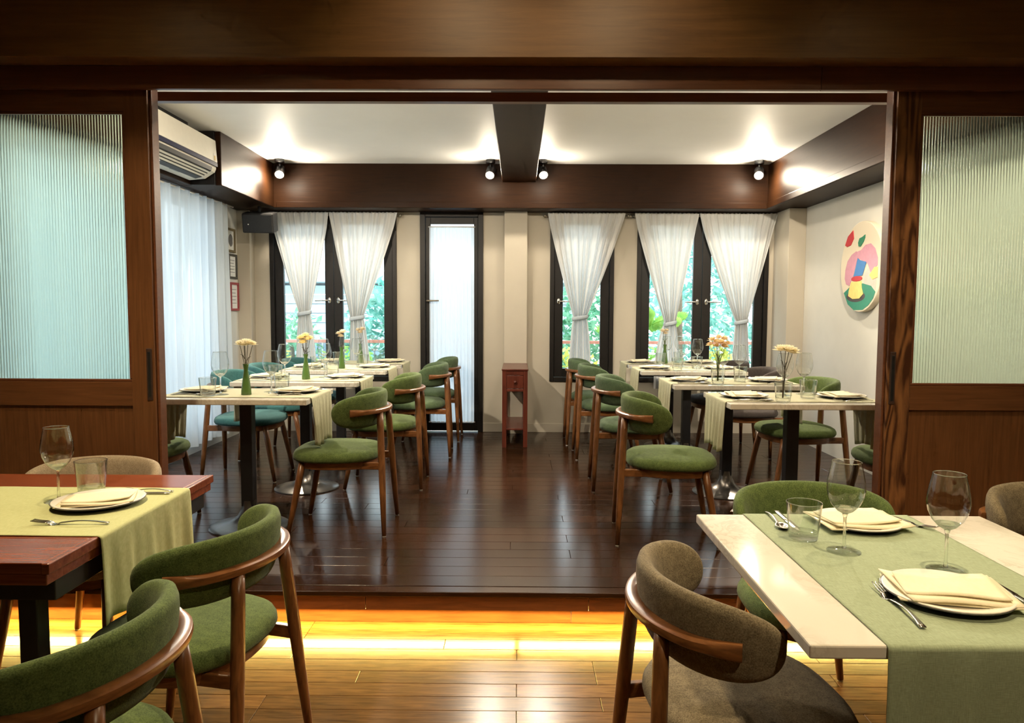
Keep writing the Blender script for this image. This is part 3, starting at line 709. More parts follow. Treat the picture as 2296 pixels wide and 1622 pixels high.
for (x, t, lab) in ((-1.75, (-1.2, 6.4, 0.75), 'front left ceiling spotlight behind the header'), (-0.45, (-0.2, 7.3, 0.85), 'ceiling spotlight just left of the beam behind the header'),
                    (0.45, (0.5, 7.3, 0.85), 'ceiling spotlight just right of the beam behind the header'), (1.75, (2.5, 6.0, 1.5), 'front right ceiling spotlight behind the header')):
    spotlight(x, 3.75, ZC, t, lab, 16 if abs(x) < 1 else 100, 70, 16, SOFT)
for (x, y, t, pw, lab) in ((-1.35, 1.95, (-1.35, 2.15, 0.7), 60, 'left front'), (1.0, 1.6, (1.0, 1.8, 0.7), 52, 'right front'), (-0.25, 2.30, (-0.25, 3.06, 2.2), 4, 'middle left'), (0.42, 2.30, (0.42, 3.06, 2.2), 3.5, 'middle right'),
                           (-1.5, 2.55, (-1.5, 2.6, 0.7), 30, 'far left'), (1.5, 2.5, (1.4, 2.5, 0.7), 34, 'far right'), (0.9, -0.1, (1.1, 1.38, 0.45), 44, 'added near right fill')):  # last lamp is an added fill for the near runner's hanging end
    spotlight(x, y, 2.95, t, lab + ' ceiling spotlight of the outer room', pw, 95, group='spotlights of the outer room')

# ------------------------------------------------------------------ console stand
cs = empty('console_stand', (-0.028, 6.815, P)); tag(cs, 'slim dark red wood console with drawer by the pilaster', 'console')
w2, dpt = 0.112, 0.37
def cb(n, x0, x1, y0, y1, z0, z1, par=cs, bev=0.003, mat='console_wood'): return box(n, mat, x0, x1, y0, y1, z0, z1, par, bev)
cb('top', -w2 - 0.005, w2 + 0.005, -dpt, dpt, 0.685, 0.70)
lw = 0.038
for sx in (-1, 1):
    for sy in (-1, 1):
        xx = sorted((sx * w2, sx * (w2 - lw))); yy = sorted((sy * (dpt - 0.008), sy * (dpt - 0.008 - lw)))
        cb('leg', xx[0], xx[1], yy[0], yy[1], 0, 0.685)
    xx = sorted((sx * (w2 - 0.004), sx * (w2 - 0.024))); cb('apron', xx[0], xx[1], -dpt + 0.047, dpt - 0.047, 0.50, 0.684)
cb('apron', -w2 + lw, w2 - lw, dpt - 0.035, dpt - 0.012, 0.50, 0.684)
cb('rail', -w2 + lw, w2 - lw, -dpt + 0.012, -dpt + 0.034, 0.645, 0.684); cb('rail', -w2 + lw, w2 - lw, -dpt + 0.012, -dpt + 0.034, 0.50, 0.527)
dr = cb('drawer', -w2 + lw + .002, w2 - lw - .002, -dpt + 0.008, -dpt + 0.10, 0.529, 0.643)
kn = MB().lathe([(0.001, 0), (0.006, 0), (0.006, 0.012), (0.013, 0.018), (0.013, 0.024), (0.001, 0.028)], 14).build('knob', 'console_wood', dr, True)
kn.matrix_local = Matrix.Translation((0, -dpt + 0.008, 0.585)) @ Matrix.Rotation(R(90), 4, 'X')
cb('shelf', -w2 + 0.01, w2 - 0.01, -dpt + 0.02, dpt - 0.02, 0.155, 0.172)

# ------------------------------------------------------------------ chairs
def sgnpow(v, e): return math.copysign(abs(v) ** e, v)
def make_chair(fab):
    c = empty('dining_chair')
    # seat cushion
    n = 44; rx, ry, ex = 0.238, 0.255, 2 / 2.7
    def outl(k, z): return [(rx * k * sgnpow(cos(2 * pi * j / n), ex), ry * k * sgnpow(sin(2 * pi * j / n), ex) * (1.0 + 0.04 * cos(2 * pi * j / n)), z) for j in range(n)]
    MB().rings([outl(0.90, 0.400), outl(0.97, 0.404), outl(1.0, 0.417), outl(0.995, 0.432), outl(0.965, 0.446), outl(0.90, 0.456), outl(0.75, 0.464), outl(0.5, 0.468), outl(0.2, 0.47)]).build('seat', fab, c, True)
    # wooden seat frame
    def outf(k, z): return [(0.215 * k * sgnpow(cos(2 * pi * j / n), ex), 0.225 * k * sgnpow(sin(2 * pi * j / n), ex), z) for j in range(n)]
    MB().rings([outf(0.90, 0.358), outf(0.985, 0.364), outf(1.0, 0.385), outf(1.0, 0.401)]).build('seat_frame', 'rail_wood', c, 'auto')
    # upholstered wrap-around backrest
    a, b, x0, T = 0.205, 0.250, -0.03, R(93); m = 16; rs = []
    NT = 40
    for i in range(NT + 1):
        q = math.sin(pi / 2 * (-1 + 2 * i / NT)); t = T * q
        q2 = min(abs(q), 0.99995); prof = (1 - q2 ** 4.6) ** 0.45
        hh = 0.094 * max(prof, 0.02); th = 0.027 * max(prof, 0.02) ** 0.7
        cx_, cy_ = x0 - a * cos(t), b * sin(t)
        nx, ny = -cos(t) / a, sin(t) / b; l = math.hypot(nx, ny); nx /= l; ny /= l
        ring = []
        for k in range(m):
            g = 2 * pi * k / m; du = th * sgnpow(cos(g), 0.7); dz = hh * sgnpow(sin(g), 0.75)
            du += 0.14 * dz * (0.6 + 0.4 * cos(t))
            ring.append((cx_ + nx * du, cy_ + ny * du, 0.667 + dz + 0.012 * cos(t)))
        rs.append(ring)
    MB().rings(rs).build('backrest', fab, c, True)
    # bent wooden back rail
    ar, br, TR = 0.243, 0.287, R(68); rs = []; NR = 30
    for i in range(NR + 1):
        q = -1 + 2 * i / NR; t = TR * q
        e = max(0, (abs(q) - 0.62) / 0.38); e = e * e * (3 - 2 * e)
        w = 0.021 * (1 - e) + 0.010 * e; h = 0.0135 * (1 - e) + 0.020 * e
        off = -0.006 * e
        cx_, cy_ = x0 - (ar + off) * cos(t), (br + off) * sin(t)
        nx, ny = -cos(t) / ar, sin(t) / br; l = math.hypot(nx, ny); nx /= l; ny /= l
        ring = []
        for k in range(12):
            g = 2 * pi * k / 12; du = w * sgnpow(cos(g), 0.62); dz = h * sgnpow(sin(g), 0.62)
            ring.append((cx_ + nx * du, cy_ + ny * du, 0.672 + dz))
        rs.append(ring)
    MB().rings(rs).build('back_rail', 'rail_wood', c, 'auto')
    for s in (-1, 1):
        t = R(25); tx, ty = x0 - ar * cos(t), s * br * sin(t)
        bx_, by_ = -0.285, s * 0.212
        def P3(f): return (tx + (bx_ - tx) * f, ty + (by_ - ty) * f, 0.668 + (0.006 - 0.668) * f)
        lg = MB().tube([P3(0), P3(0.12), P3(0.42), P3(0.7), P3(1)], [0.0175, 0.019, 0.0195, 0.017, 0.012], 12).build('leg', 'chair_wood', c, True)
        o = MB().tube([P3(0.996), (P3(1)[0], P3(1)[1], 0.0)], [0.0105, 0.0105], 10).build('foot_glide', 'foot_white', lg, True)
        fx0, fy0, fx1, fy1 = 0.158, s * 0.178, 0.232, s * 0.212
        def Q3(f): return (fx0 + (fx1 - fx0) * f, fy0 + (fy1 - fy0) * f, 0.395 + (0.006 - 0.395) * f)
        lg = MB().tube([Q3(0), Q3(0.25), Q3(0.6), Q3(1)], [0.0195, 0.0195, 0.017, 0.012], 12).build('leg', 'chair_wood', c, True)
        MB().tube([Q3(0.995), (Q3(1)[0], Q3(1)[1], 0.0)], [0.0105, 0.0105], 10).build('foot_glide', 'foot_white', lg, True)
        # side rail from seat frame to back leg
        f = (0.668 - 0.375) / 0.662; lx, ly, _ = P3(f)
        A = Vector((-0.13, s * 0.165, 0.378)); B = Vector((lx, ly, 0.375)); dv = (B - A).normalized(); nv = Vector((-dv.y, dv.x, 0)) * 0.011
        MB().rings([[A + nv + Vector((0, 0, -.02)), A - nv + Vector((0, 0, -.02)), A - nv + Vector((0, 0, .02)), A + nv + Vector((0, 0, .02))],
                    [B + nv + Vector((0, 0, -.02)), B - nv + Vector((0, 0, -.02)), B - nv + Vector((0, 0, .02)), B + nv + Vector((0, 0, .02))]]).build('seat_rail', 'rail_wood', c, bevel=0.004)
    return c
protos = {}
def chair(x, y, z, rz, fab, label, group):
    if fab not in protos: protos[fab] = o = make_chair(fab)
    else: o = copy_tree(protos[fab])
    o.location = (x, y, z); o.rotation_euler = (0, 0, R(rz)); tag(o, label, 'chair', group)
    return o
AG = 'aisle chairs of the inner room'; WG = 'wall side chairs of the inner room'; OG = 'chairs of the outer room'
chair(-1.00, 4.08, P, 180, 'fabric_green', 'green dining chair nearest the step in the left row, facing left', AG)
chair(-0.94, 5.10, P, 181, 'fabric_green', 'green aisle chair second from the front in the left row', AG)
chair(-0.855, 6.19, P, 183, 'fabric_daylit_green', 'green aisle chair third from the front in the left row', AG)
chair(-0.835, 6.94, P, 180, 'fabric_daylit_green', 'green aisle chair at the back by the narrow door', AG)
chair(0.82, 3.93, P, -5, 'fabric_green', 'green dining chair nearest the step in the right row, facing right', AG)
chair(0.80, 5.07, P, -2, 'fabric_daylit_green', 'green aisle chair second from the front in the right row', AG)
chair(0.765, 6.14, P, 0, 'fabric_daylit_green', 'green aisle chair third from the front in the right row', AG)
chair(0.727, 6.78, P, 0, 'fabric_daylit_green', 'green aisle chair at the back in front of the single window', AG)
chair(-2.13, 4.09, P, 0, 'fabric_green', 'green chair half hidden behind the left sliding door', WG)
chair(-1.94, 5.30, P, 0, 'fabric_daylit_teal', 'green chair tinted daylight teal beside the long left curtain', WG)
chair(-1.95, 6.03, P, 0, 'fabric_daylit_teal', 'green chair tinted daylight teal on the curtain side of the third left table', WG)
chair(-1.88, 6.68, P, 0, 'fabric_daylit_teal', 'green chair tinted daylight teal in the left back corner under the speaker', WG)
chair(2.10, 3.98, P, 180, 'fabric_green', 'green chair half hidden behind the right sliding door', WG)
chair(1.86, 4.92, P, 186, 'fabric_green', 'green chair on the wall side of the second right table', WG)
chair(1.80, 5.82, P, 180, 'fabric_brown', 'dark brown chair on the wall side of the third right table', WG)
chair(1.78, 6.56, P, 180, 'fabric_brown', 'dark brown chair in the right back corner by the column', WG)
chair(-0.99, 2.14, 0, 169, 'fabric_green', 'large green chair in front, drawn up to the wooden table', OG)
chair(-1.00, 1.47, 0, 169, 'fabric_green', 'nearest green chair cut off by the bottom left corner', OG)
chair(-1.69, 2.795, 0, 270, 'fabric_beige', 'beige chair behind the wooden table, before the left door', OG)
chair(1.008, 2.41, 0, 270, 'fabric_green', 'green chair at the far end of the near marble table', OG)
chair(0.565, 1.775, 0, 6, 'fabric_taupe', 'taupe grey chair in front, at the near marble table', OG)
chair(1.89, 2.42, 0, 270, 'fabric_taupe', 'taupe chair at the right edge before the right sliding door', OG)

# ------------------------------------------------------------------ tables
def pedestal(t, h, dia=0.43, pole=0.066):
    r = dia / 2
    MB().lathe([(0.001, 0), (r, 0), (r, 0.006), (r * 0.97, 0.010), (r * 0.75, 0.016), (r * 0.50, 0.032), (r * 0.30, 0.062), (r * 0.20, 0.105), (r * 0.175, 0.15), (0.001, 0.15)], 40).build('base', 'base_metal', t, 'auto')
    box('pole', 'black_metal', -pole / 2, pole / 2, -pole / 2, pole / 2, 0.12, h - 0.05, t, 0.004)
def marble_table(x, y, z, lx, ly, label, group=None, h=0.75, th=0.03, dia=0.43):
    t = empty('dining_table', (x, y, z)); tag(t, label, 'table', group)
    box('tabletop', 'marble', -lx / 2, lx / 2, -ly / 2, ly / 2, h - th, h, t, 0.004)
    box('under_frame', 'black_metal', -lx / 2 + 0.12, lx / 2 - 0.12, -0.12, 0.12, h - 0.05, h - th, t, 0.003)
    pedestal(t, h, dia)
    return t
def runner(name, cx, cy, zt, axis, half, width, d0, d1, mat, label, seed=0, nfold=5, amp=0.012, taper=0.0):
    rnd = random.Random(seed); ph = [rnd.uniform(0, 6.28) for _ in range(6)]
    c = 0.010; path = []
    # path in (s, z): d0 drop on the negative side, d1 drop on the positive side
    ns = 10
    if d0 > 0:
        for k in range(ns): path.append((-half - 0.006, -d0 + (d0 - c) * k / ns, 1 - k / ns, -1))
        for k in range(4): g = pi / 2 * k / 3; path.append((-half + 0.004 - c * cos(g), -c + c * sin(g) + 0.002, 0, 0))
    else: path.append((-half + 0.004, 0.002, 0, 0))
    for k in range(1, 24): path.append((-half + 2 * half * k / 24, 0.0025, 0, 0))
    if d1 > 0:
        for k in range(4): g = pi / 2 * (1 - k / 3); path.append((half - 0.004 + c * cos(g), -c + c * sin(g) + 0.002, 0, 0))
        for k in range(1, ns + 1): path.append((half + 0.006, -c - (d1 - c) * k / ns, k / ns, 1))
    else: path.append((half - 0.004, 0.002, 0, 0))
    N = len(path)
    def fn(u, v):
        s, z, hang, sd = path[min(N - 1, int(round(u * (N - 1))))]
        w = (v - 0.5) * width * (1 - taper * hang)
        if hang:
            s += sd * amp * hang ** 0.7 * (0.9 + sin(2 * pi * nfold * v + ph[0] + sd) + 0.4 * sin(2 * pi * nfold * 2.2 * v + ph[1]))
            z += 0.012 * hang * sin(2 * pi * 1.3 * v + ph[2])
            w += 0.008 * hang * sin(2 * pi * nfold * 0.7 * v + ph[3])
        else:
            z += 0.0008 * sin(17 * s + ph[4]) * sin(9 * w + ph[5])
        return (cx + s, cy + w, zt + z) if axis == 'x' else (cx + w, cy + s, zt + z)
    o = MB().grid(fn, N - 1, 60).build('table_runner', mat, None, True, solid=0.0016)
    tag(o, label, 'table runner')
    return o

# ------------------------------------------------------------------ tableware
def wine_glass_proto(k=1.0):
    g = empty('wine_glass')
    out = [(0.006, 0.098), (0.020, 0.106), (0.034, 0.122), (0.043, 0.142), (0.0465, 0.160), (0.045, 0.182), (0.0405, 0.206), (0.035, 0.232)]
    inn = [(r - 0.0012, z) for r, z in reversed(out[1:])] + [(0.001, 0.103)]
    bw = MB(); bw.rings([[(r * cos(2 * pi * j / 36), r * sin(2 * pi * j / 36), z) for j in range(36)] for r, z in [(0.001, 0.0975)] + out], True, False); bw.build('bowl', 'bowl_glass', g, True)
    MB().lathe([(0.0342, 0.2318), (0.0350, 0.2328), (0.0358, 0.2318), (0.0350, 0.2308)], 36, close=True).build('rim', 'clear_glass', g, True)
    MB().lathe([(0.001, 0.0985), (0.0075, 0.0985), (0.018, 0.1055), (0.026, 0.1145), (0.014, 0.1085), (0.001, 0.1065)], 30).build('bowl_base', 'clear_glass', g, True)
    MB().lathe([(0.001, 0.008), (0.0055, 0.008), (0.0042, 0.02), (0.0036, 0.055), (0.0042, 0.088), (0.0075, 0.0985), (0.001, 0.0985)], 14).build('stem', 'clear_glass', g, True)
    MB().lathe([(0.001, 0.0), (0.041, 0.0), (0.0415, 0.0015), (0.030, 0.003), (0.012, 0.0055), (0.005, 0.0085), (0.001, 0.0085)], 32).build('foot', 'clear_glass', g, True)
    return g
def tumbler_proto():
    g = empty('tumbler')
    w = MB()
    for prof in ([(0.0372, 0.013), (0.0455, 0.098)], [(0.0366, 0.020), (0.0437, 0.098)]):
        w.rings([[(r * cos(2 * pi * j / 40), r * sin(2 * pi * j / 40), z) for j in range(40)] for r, z in prof], False, False)
    w.build('wall', 'bowl_glass', g, True)
    MB().lathe([(0.0434, 0.0978), (0.0446, 0.0992), (0.0457, 0.0978), (0.0446, 0.0965)], 40, close=True).build('rim', 'clear_glass', g, True)
    MB().lathe([(0.001, 0.0), (0.032, 0.0), (0.0362, 0.003), (0.0372, 0.013), (0.0366, 0.0205), (0.030, 0.0175), (0.001, 0.0165)], 40).build('base', 'clear_glass', g, 'auto')
    return g
def plate_proto():
    g = empty('plate')
    MB().lathe([(0.001, 0.002), (0.075, 0.002), (0.085, 0.004), (0.122, 0.014), (0.125, 0.0165), (0.122, 0.0185), (0.090, 0.0105), (0.078, 0.008), (0.001, 0.008)], 44).build('dish', 'porcelain', g, True)
    MB().lathe([(0.060, 0.0), (0.078, 0.0), (0.088, 0.0025), (0.1235, 0.0125), (0.1265, 0.0165), (0.1240, 0.0135), (0.085, 0.0038), (0.062, 0.0019)], 44, close=True).build('rim', 'plate_rim', g, True)
    return g
def napkin_proto():
    m = MB()
    def layer(z, w, d, sk, k):
        def fn(u, v):
            x = (u - 0.5) * w; y = (v - 0.5) * d * (1 - 0.25 * u * sk)
            zz = z + 0.0035 * sin(5 * u + k) * sin(3 * v + k) + 0.012 * max(0, abs(u - 0.5) * 2 - 0.72) ** 1.3
            return (x + 0.02 * (v - 0.5) * sk, y, zz)
        m.grid(fn, 14, 8)
    layer(0.0, 0.225, 0.170, 0.5, 0.3); layer(0.005, 0.205, 0.160, -0.4, 1.4); layer(0.0095, 0.19, 0.125, 0.5, 2.2)
    o = m.build('napkin', 'napkin_cream', None, True, solid=0.0028)
    return o
def fork_proto():
    m = MB(); L = 0.19
    m.grid(lambda u, v: (-(0.5 - u) * 0.13 - 0.03, (v - 0.5) * (0.012 - 0.007 * sin(pi * min(1, u * 1.05))) , 0.004 + 0.006 * sin(pi * u) ), 14, 3)
    m.grid(lambda u, v: (0.034 + 0.028 * u, (v - 0.5) * (0.007 + 0.016 * min(1, u * 2.2) ** 0.7), 0.004 + 0.003 * u - 0.006 * sin(pi * u)), 8, 5)
    for k in range(4):
        yy = -0.0092 + 0.00613 * k
        m.grid(lambda u, v, yy=yy: (0.062 + 0.044 * u, yy + (v - 0.5) * (0.0034 - 0.0016 * u), 0.007 + 0.005 * u * u), 6, 1)
    return m.build('fork', 'cutlery_metal', None, True, solid=0.0022)
def knife_proto():
    m = MB()
    m.grid(lambda u, v: (-0.105 + 0.105 * u, (v - 0.5) * 0.014, 0.003), 6, 2)
    m.grid(lambda u, v: (0.11 * u, (v - 0.5) * 0.018 * (1 - max(0, u - 0.7) ** 2 * 8), 0.003), 10, 2)
    return m.build('knife', 'cutlery_metal', None, True, solid=0.003)
def spoon_proto():
    m = MB()
    m.grid(lambda u, v: (-0.105 + 0.14 * u, (v - 0.5) * (0.012 - 0.006 * sin(pi * u * 0.9)), 0.003 + 0.008 * sin(pi * u)), 12, 2)
    m.grid(lambda u, v: (0.034 + 0.058 * u, (v - 0.5) * 0.038 * max(0.12, sin(pi * min(1, 0.06 + u * 0.92))) ** 0.6, 0.009 - 0.009 * sin(pi * u) * (1 - (2 * v - 1) ** 2)), 12, 8)
    return m.build('spoon', 'cutlery_metal', None, True, solid=0.0018)
PRO = {'wine glass': wine_glass_proto, 'tumbler': tumbler_proto, 'plate': plate_proto, 'napkin': napkin_proto, 'fork': fork_proto, 'knife': knife_proto, 'spoon': spoon_proto}
GRP = {'wine glass': 'stemmed wine glasses', 'tumbler': 'water tumblers', 'plate': 'pale plates', 'napkin': 'folded cream napkins', 'fork': 'forks', 'knife': 'knives', 'spoon': 'spoons'}
CACHE = {}
def put(kind, x, y, z, rz, label, scale=1.0):
    if kind not in CACHE: CACHE[kind] = o = PRO[kind]()
    else: o = copy_tree(CACHE[kind])
    o.location = (x, y, z); o.rotation_euler = (0, 0, R(rz)); o.scale = (scale,) * 3
    tag(o, label, kind, GRP[kind]); return o
def bloom_mesh(m, c, r, tilt, rnd, layers=4):
    """one chrysanthemum head: rings of narrow petals"""
    ax = Vector((tilt[0], tilt[1], 1)).normalized(); q = Vector((0, 0, 1)).rotation_difference(ax)
    for L in range(layers):
        n = 16 - 3 * L; el = R(4 + 24 * L); rr = r * (1 - 0.14 * L)
        for k in range(n):
            a = 2 * pi * (k + 0.5 * L) / n + rnd.uniform(-.1, .1); d = Vector((cos(a) * cos(el), sin(a) * cos(el), sin(el))); s = Vector((-sin(a), cos(a), 0)) * r * 0.20
            u = Vector((0, 0, 1)) * r * 0.10
            pts = [d * rr * 0.1 - s * 0.4, d * rr * 0.1 + s * 0.4, d * rr * 0.65 + s + u, d * rr + u * 1.6, d * rr * 0.65 - s + u]
            m.add([Vector(c) + q @ p for p in pts], [(0, 1, 2, 3, 4)])
def bouquet(x, y, z, heads, mat, label, stem_mat='stem_green', r=0.022, seed=0, zin=0.05):
    rnd = random.Random(seed); b = empty('flower_spray', (x, y, z)); tag(b, label, 'flowers', 'cut flowers on the tables')
    for (hx, hy, hz) in heads:
        MB().tube([(rnd.uniform(-.004, .004), rnd.uniform(-.004, .004), zin), (hx * 0.25, hy * 0.25, hz * 0.62), (hx * 0.8, hy * 0.8, hz * 0.9), (hx, hy, hz)], 0.0016, 5).build('stem', stem_mat, b, True)
        m = MB(); bloom_mesh(m, (hx, hy, hz), r * rnd.uniform(0.85, 1.15), (hx * 4, hy * 4), rnd)
        m.build('bloom', mat, b)
    for k in range(4):
        a = rnd.uniform(0, 6.28); zz = rnd.uniform(0.62, 0.8) * heads[0][2]
        MB().tube([(0, 0, zz - 0.03), (0.014 * cos(a), 0.014 * sin(a), zz), (0.028 * cos(a), 0.028 * sin(a), zz + 0.006)], [0.0014, 0.002, 0.0006], 5).build('leaf_bud', stem_mat, b, True)
    return b
def vase(x, y, z, label):
    v = empty('bud_vase', (x, y, z)); tag(v, label, 'vase', 'green glass bud vases')
    MB().lathe([(0.001, 0.0), (0.0265, 0.0), (0.0275, 0.003), (0.0255, 0.03), (0.019, 0.085), (0.0125, 0.125), (0.0115, 0.140), (0.0155, 0.165), (0.0165, 0.168), (0.0135, 0.167), (0.0095, 0.140), (0.001, 0.10)], 30).build('body', 'vase_glass', v, True)
    return v

# ------------------------------------------------------------------ inner room tables, set
ZT = P + 0.75
ORD = ['front', 'second', 'third', 'back']
LT = [(-1.505, 4.05), (-1.44, 4.95), (-1.42, 5.855), (-1.40, 6.46)]
RT = [(1.485, 3.98), (1.395, 4.89), (1.36, 5.93), (1.36, 6.60)]
rnd = random.Random(11)
for row, side in (('left', -1), ('right', 1)):
    for i, (tx, ty) in enumerate(LT if side < 0 else RT):
        nm = f'{ORD[i]} marble table of the {row} row'
        marble_table(tx, ty, P, 0.82, 0.55, nm, 'marble tables of the inner room')
        runner('r', tx, ty, ZT, 'x', 0.41, 0.40, 0.265, 0.265, 'linen_cream', f'pale linen runner across the {nm}', seed=i * 2 + side + 5, nfold=5, amp=0.009, taper=0.22 if i == 0 else 0.08)
        z1 = ZT + 0.0035; s = -side      # s: +1 means aisle is towards +x
        def at(dx, dy): return tx + dx, ty + dy
        A, W = ('aisle', 'wall')
        for wh, sg in ((A, s), (W, -s)):
            xx, yy = at(sg * 0.262, 0.02 + (0.03 if side < 0 else -0.03)); rz = 90 if sg > 0 else -90
            put('plate', xx, yy, z1, 0, f'plate at the {wh} side of the {nm}')
            put('napkin', xx, yy, z1 + 0.013, 78 + 25 * rnd.uniform(-1, 1), f'folded napkin on the {wh} side plate of the {nm}')
            put('fork', xx, yy - sg * 0.155, z1, 180 if sg > 0 else 0, f'fork at the {wh} side of the {nm}')
            put('knife', xx, yy + sg * 0.145, z1, 180 if sg > 0 else 0, f'knife at the {wh} side of the {nm}')
            put('spoon', xx, yy + sg * 0.170, z1, 180 if sg > 0 else 0, f'spoon at the {wh} side of the {nm}')
        if side < 0:
            L_ = {'wa': (0.12, 0.05), 'ta': (0.15, 0.14), 'ww': (-0.11, -0.09), 'tw': (-0.15, -0.16), 'v': (0.03, -0.09)}
        else:
            L_ = {'wa': (-0.01, 0.09), 'ta': (-0.12, -0.20), 'ww': (0.12, 0.15), 'tw': (0.07, -0.04), 'v': (-0.12, -0.20)}
        x, y = at(*L_['wa']); put('wine glass', x, y, z1, 0, f'wine glass of the aisle place on the {nm}')
        x, y = at(*L_['ww']); put('wine glass', x, y, z1, 0, f'wine glass of the wall place on the {nm}')
        x, y = at(*L_['tw']); put('tumbler', x, y, z1, 0, f'tumbler of the wall place on the {nm}')
        if side < 0 or i in (2, 3):
            x, y = at(*L_['ta']); put('tumbler', x, y, z1, 0, f'tumbler of the aisle place on the {nm}')
        vx, vy = at(*L_['v'])
        if side < 0:
            vase(vx, vy, z1, f'green bud vase on the {nm}')
            heads = [[(-0.030, 0.0, 0.272), (-0.008, 0.012, 0.280), (0.018, -0.01, 0.278), (0.036, 0.008, 0.270), (0.0, -0.02, 0.268)],
                     [(-0.03, 0.0, 0.265), (0.0, 0.01, 0.285), (0.03, 0.0, 0.27), (-0.012, -0.02, 0.24), (0.018, -0.015, 0.262), (0.0, 0.02, 0.27), (-0.02, -0.012, 0.272)],
                     [(-0.02, 0.0, 0.27), (0.012, 0.0, 0.28), (0.0, -0.015, 0.25)], [(-0.02, 0.0, 0.28), (0.015, 0.01, 0.285), (0.0, -0.01, 0.26)]][i]
            bouquet(vx, vy, z1, heads, ['petal_cream', 'petal_yellow', 'petal_pale', 'petal_pale'][i], f'{["flat topped cream", "round yellow", "small pale", "pale"][i]} flowers in the vase on the {nm}', 'stem_brown', 0.036, i, 0.12)
        elif i == 0:
            put('tumbler', vx, vy, z1, 0, f'tumbler holding a cream flower on the {nm}')
            bouquet(vx, vy, z1, [(-0.02, 0.0, 0.262), (0.01, 0.012, 0.265), (0.038, -0.008, 0.25), (0.015, -0.02, 0.258)], 'petal_cream', f'flat cream flowers in a tumbler on the {nm}', 'stem_brown', 0.045, 21, 0.02)
        elif i == 1:
            put('tumbler', vx, vy, z1, 0, f'tumbler holding orange flowers on the {nm}')
            bouquet(vx, vy, z1, [(-0.055, 0.0, 0.245), (0.0, 0.01, 0.290), (0.055, 0.0, 0.255), (-0.022, -0.03, 0.240), (0.026, -0.03, 0.235), (0.0, 0.04, 0.26), (-0.038, 0.012, 0.275), (0.040, 0.018, 0.280), (0.0, -0.04, 0.262)], 'petal_orange', f'bunch of orange flowers in a tumbler on the {nm}', 'stem_green', 0.036, 22, 0.02)
        elif i == 3:
            vx, vy = at(-0.07, -0.12); vase(vx, vy, z1, f'dark green bud vase on the {nm}')
            bouquet(vx, vy, z1, [(-0.02, 0.0, 0.28), (0.015, 0.01, 0.285), (0.0, -0.01, 0.26)], 'petal_pale', f'pale flowers in the vase on the {nm}', 'stem_green', 0.034, 23, 0.12)

# ------------------------------------------------------------------ near marble table (outer room, right)
marble_table(1.008, 1.83, 0, 0.89, 0.91, 'large marble table in the right foreground', None, 0.75, 0.028, 0.52)
runner('r', 0.966, 1.83, 0.75, 'y', 0.455, 0.513, 0.42, 0.18, 'linen_sage', 'sage green linen runner over the near marble table', 3, 4, 0.010, 0.0)
zn = 0.7535; nt_l = 'the near marble table'
put('plate', 1.015, 2.17, zn, 0, f'plate at the far place of {nt_l}'); put('napkin', 1.015, 2.17, zn + 0.013, 6, f'cream napkin on the far plate of {nt_l}', 1.12)
put('plate', 0.958, 1.61, zn, 0, f'big plate with dark rim at the near place of {nt_l}', 1.06); put('napkin', 0.965, 1.615, zn + 0.014, 172, f'cream napkin on the near plate of {nt_l}', 1.1)
put('tumbler', 0.801, 2.03, zn, 0, f'clear tumbler on {nt_l}', 1.06)
put('wine glass', 0.867, 1.922, zn, 0, f'wine glass beside the tumbler on {nt_l}', 1.04); put('wine glass', 1.056, 1.784, zn, 0, f'wine glass in the middle right of {nt_l}', 1.04)
put('fork', 0.822, 1.548, zn, 86, f'fork left of the near plate on {nt_l}', 1.12)
put('spoon', 0.780, 2.19, zn, -93, f'spoon behind the tumbler on {nt_l}'); put('knife', 0.818, 2.20, zn, -92, f'knife behind the tumbler on {nt_l}')
put('fork', 1.165, 2.20, zn, -60, f'fork at the far right of {nt_l}')
put('knife', 1.115, 1.62, zn, 90, f'knife right of the near plate on {nt_l}')
# ------------------------------------------------------------------ wooden table (outer room, left)
wt = empty('dining_table', (-1.682, 2.29, 0)); tag(wt, 'reddish brown wooden table in the left foreground', 'table')
for k in range(5):
    y0 = -0.495 + 0.198 * k; box('board', 'table_wood', -0.49, 0.49, y0 + 0.0004, y0 + 0.1976, 0.722, 0.75, wt, 0.002)
for s in (-1, 1): box('edge_board', 'table_wood', s * 0.5 - 0.0095, s * 0.5 + 0.0095, -0.5, 0.5, 0.722, 0.7505, wt, 0.003)
box('lower_edge', 'table_wood', -0.50, 0.50, -0.495, 0.495, 0.692, 0.7215, wt, 0.003)
box('under_frame', 'black_metal', -0.49, 0.492, -0.45, 0.45, 0.636, 0.6915, wt, 0.003)
for sx in (-1, 1):
    for sy in (-1, 1): box('leg', 'black_metal', sx * 0.40 - 0.025, sx * 0.40 + 0.025, sy * 0.40 - 0.025, sy * 0.40 + 0.025, 0, 0.636, wt, 0.003)
runner('r', -1.682, 2.29, 0.75, 'x', 0.51, 0.56, 0.30, 0.262, 'linen_olive', 'yellow green linen runner over the wooden table', 8, 4, 0.008, 0.0)
wl = 'the wooden table'
put('plate', -1.361, 2.345, zn, 0, f'pale plate on {wl}', 1.1); put('napkin', -1.356, 2.345, zn + 0.015, 20, f'cream napkin on the plate of {wl}', 1.0)
put('tumbler', -1.473, 2.495, zn, 0, f'water tumbler behind the plate on {wl}', 1.14); put('wine glass', -1.515, 2.38, zn, 0, f'wine glass at the left edge on {wl}', 1.06)
put('knife', -1.30, 2.475, zn, 183, f'knife behind the plate on {wl}'); put('spoon', -1.30, 2.505, zn, 180, f'spoon behind the plate on {wl}'); put('fork', -1.31, 2.118, zn, 182, f'fork in front of the plate on {wl}', 1.1)

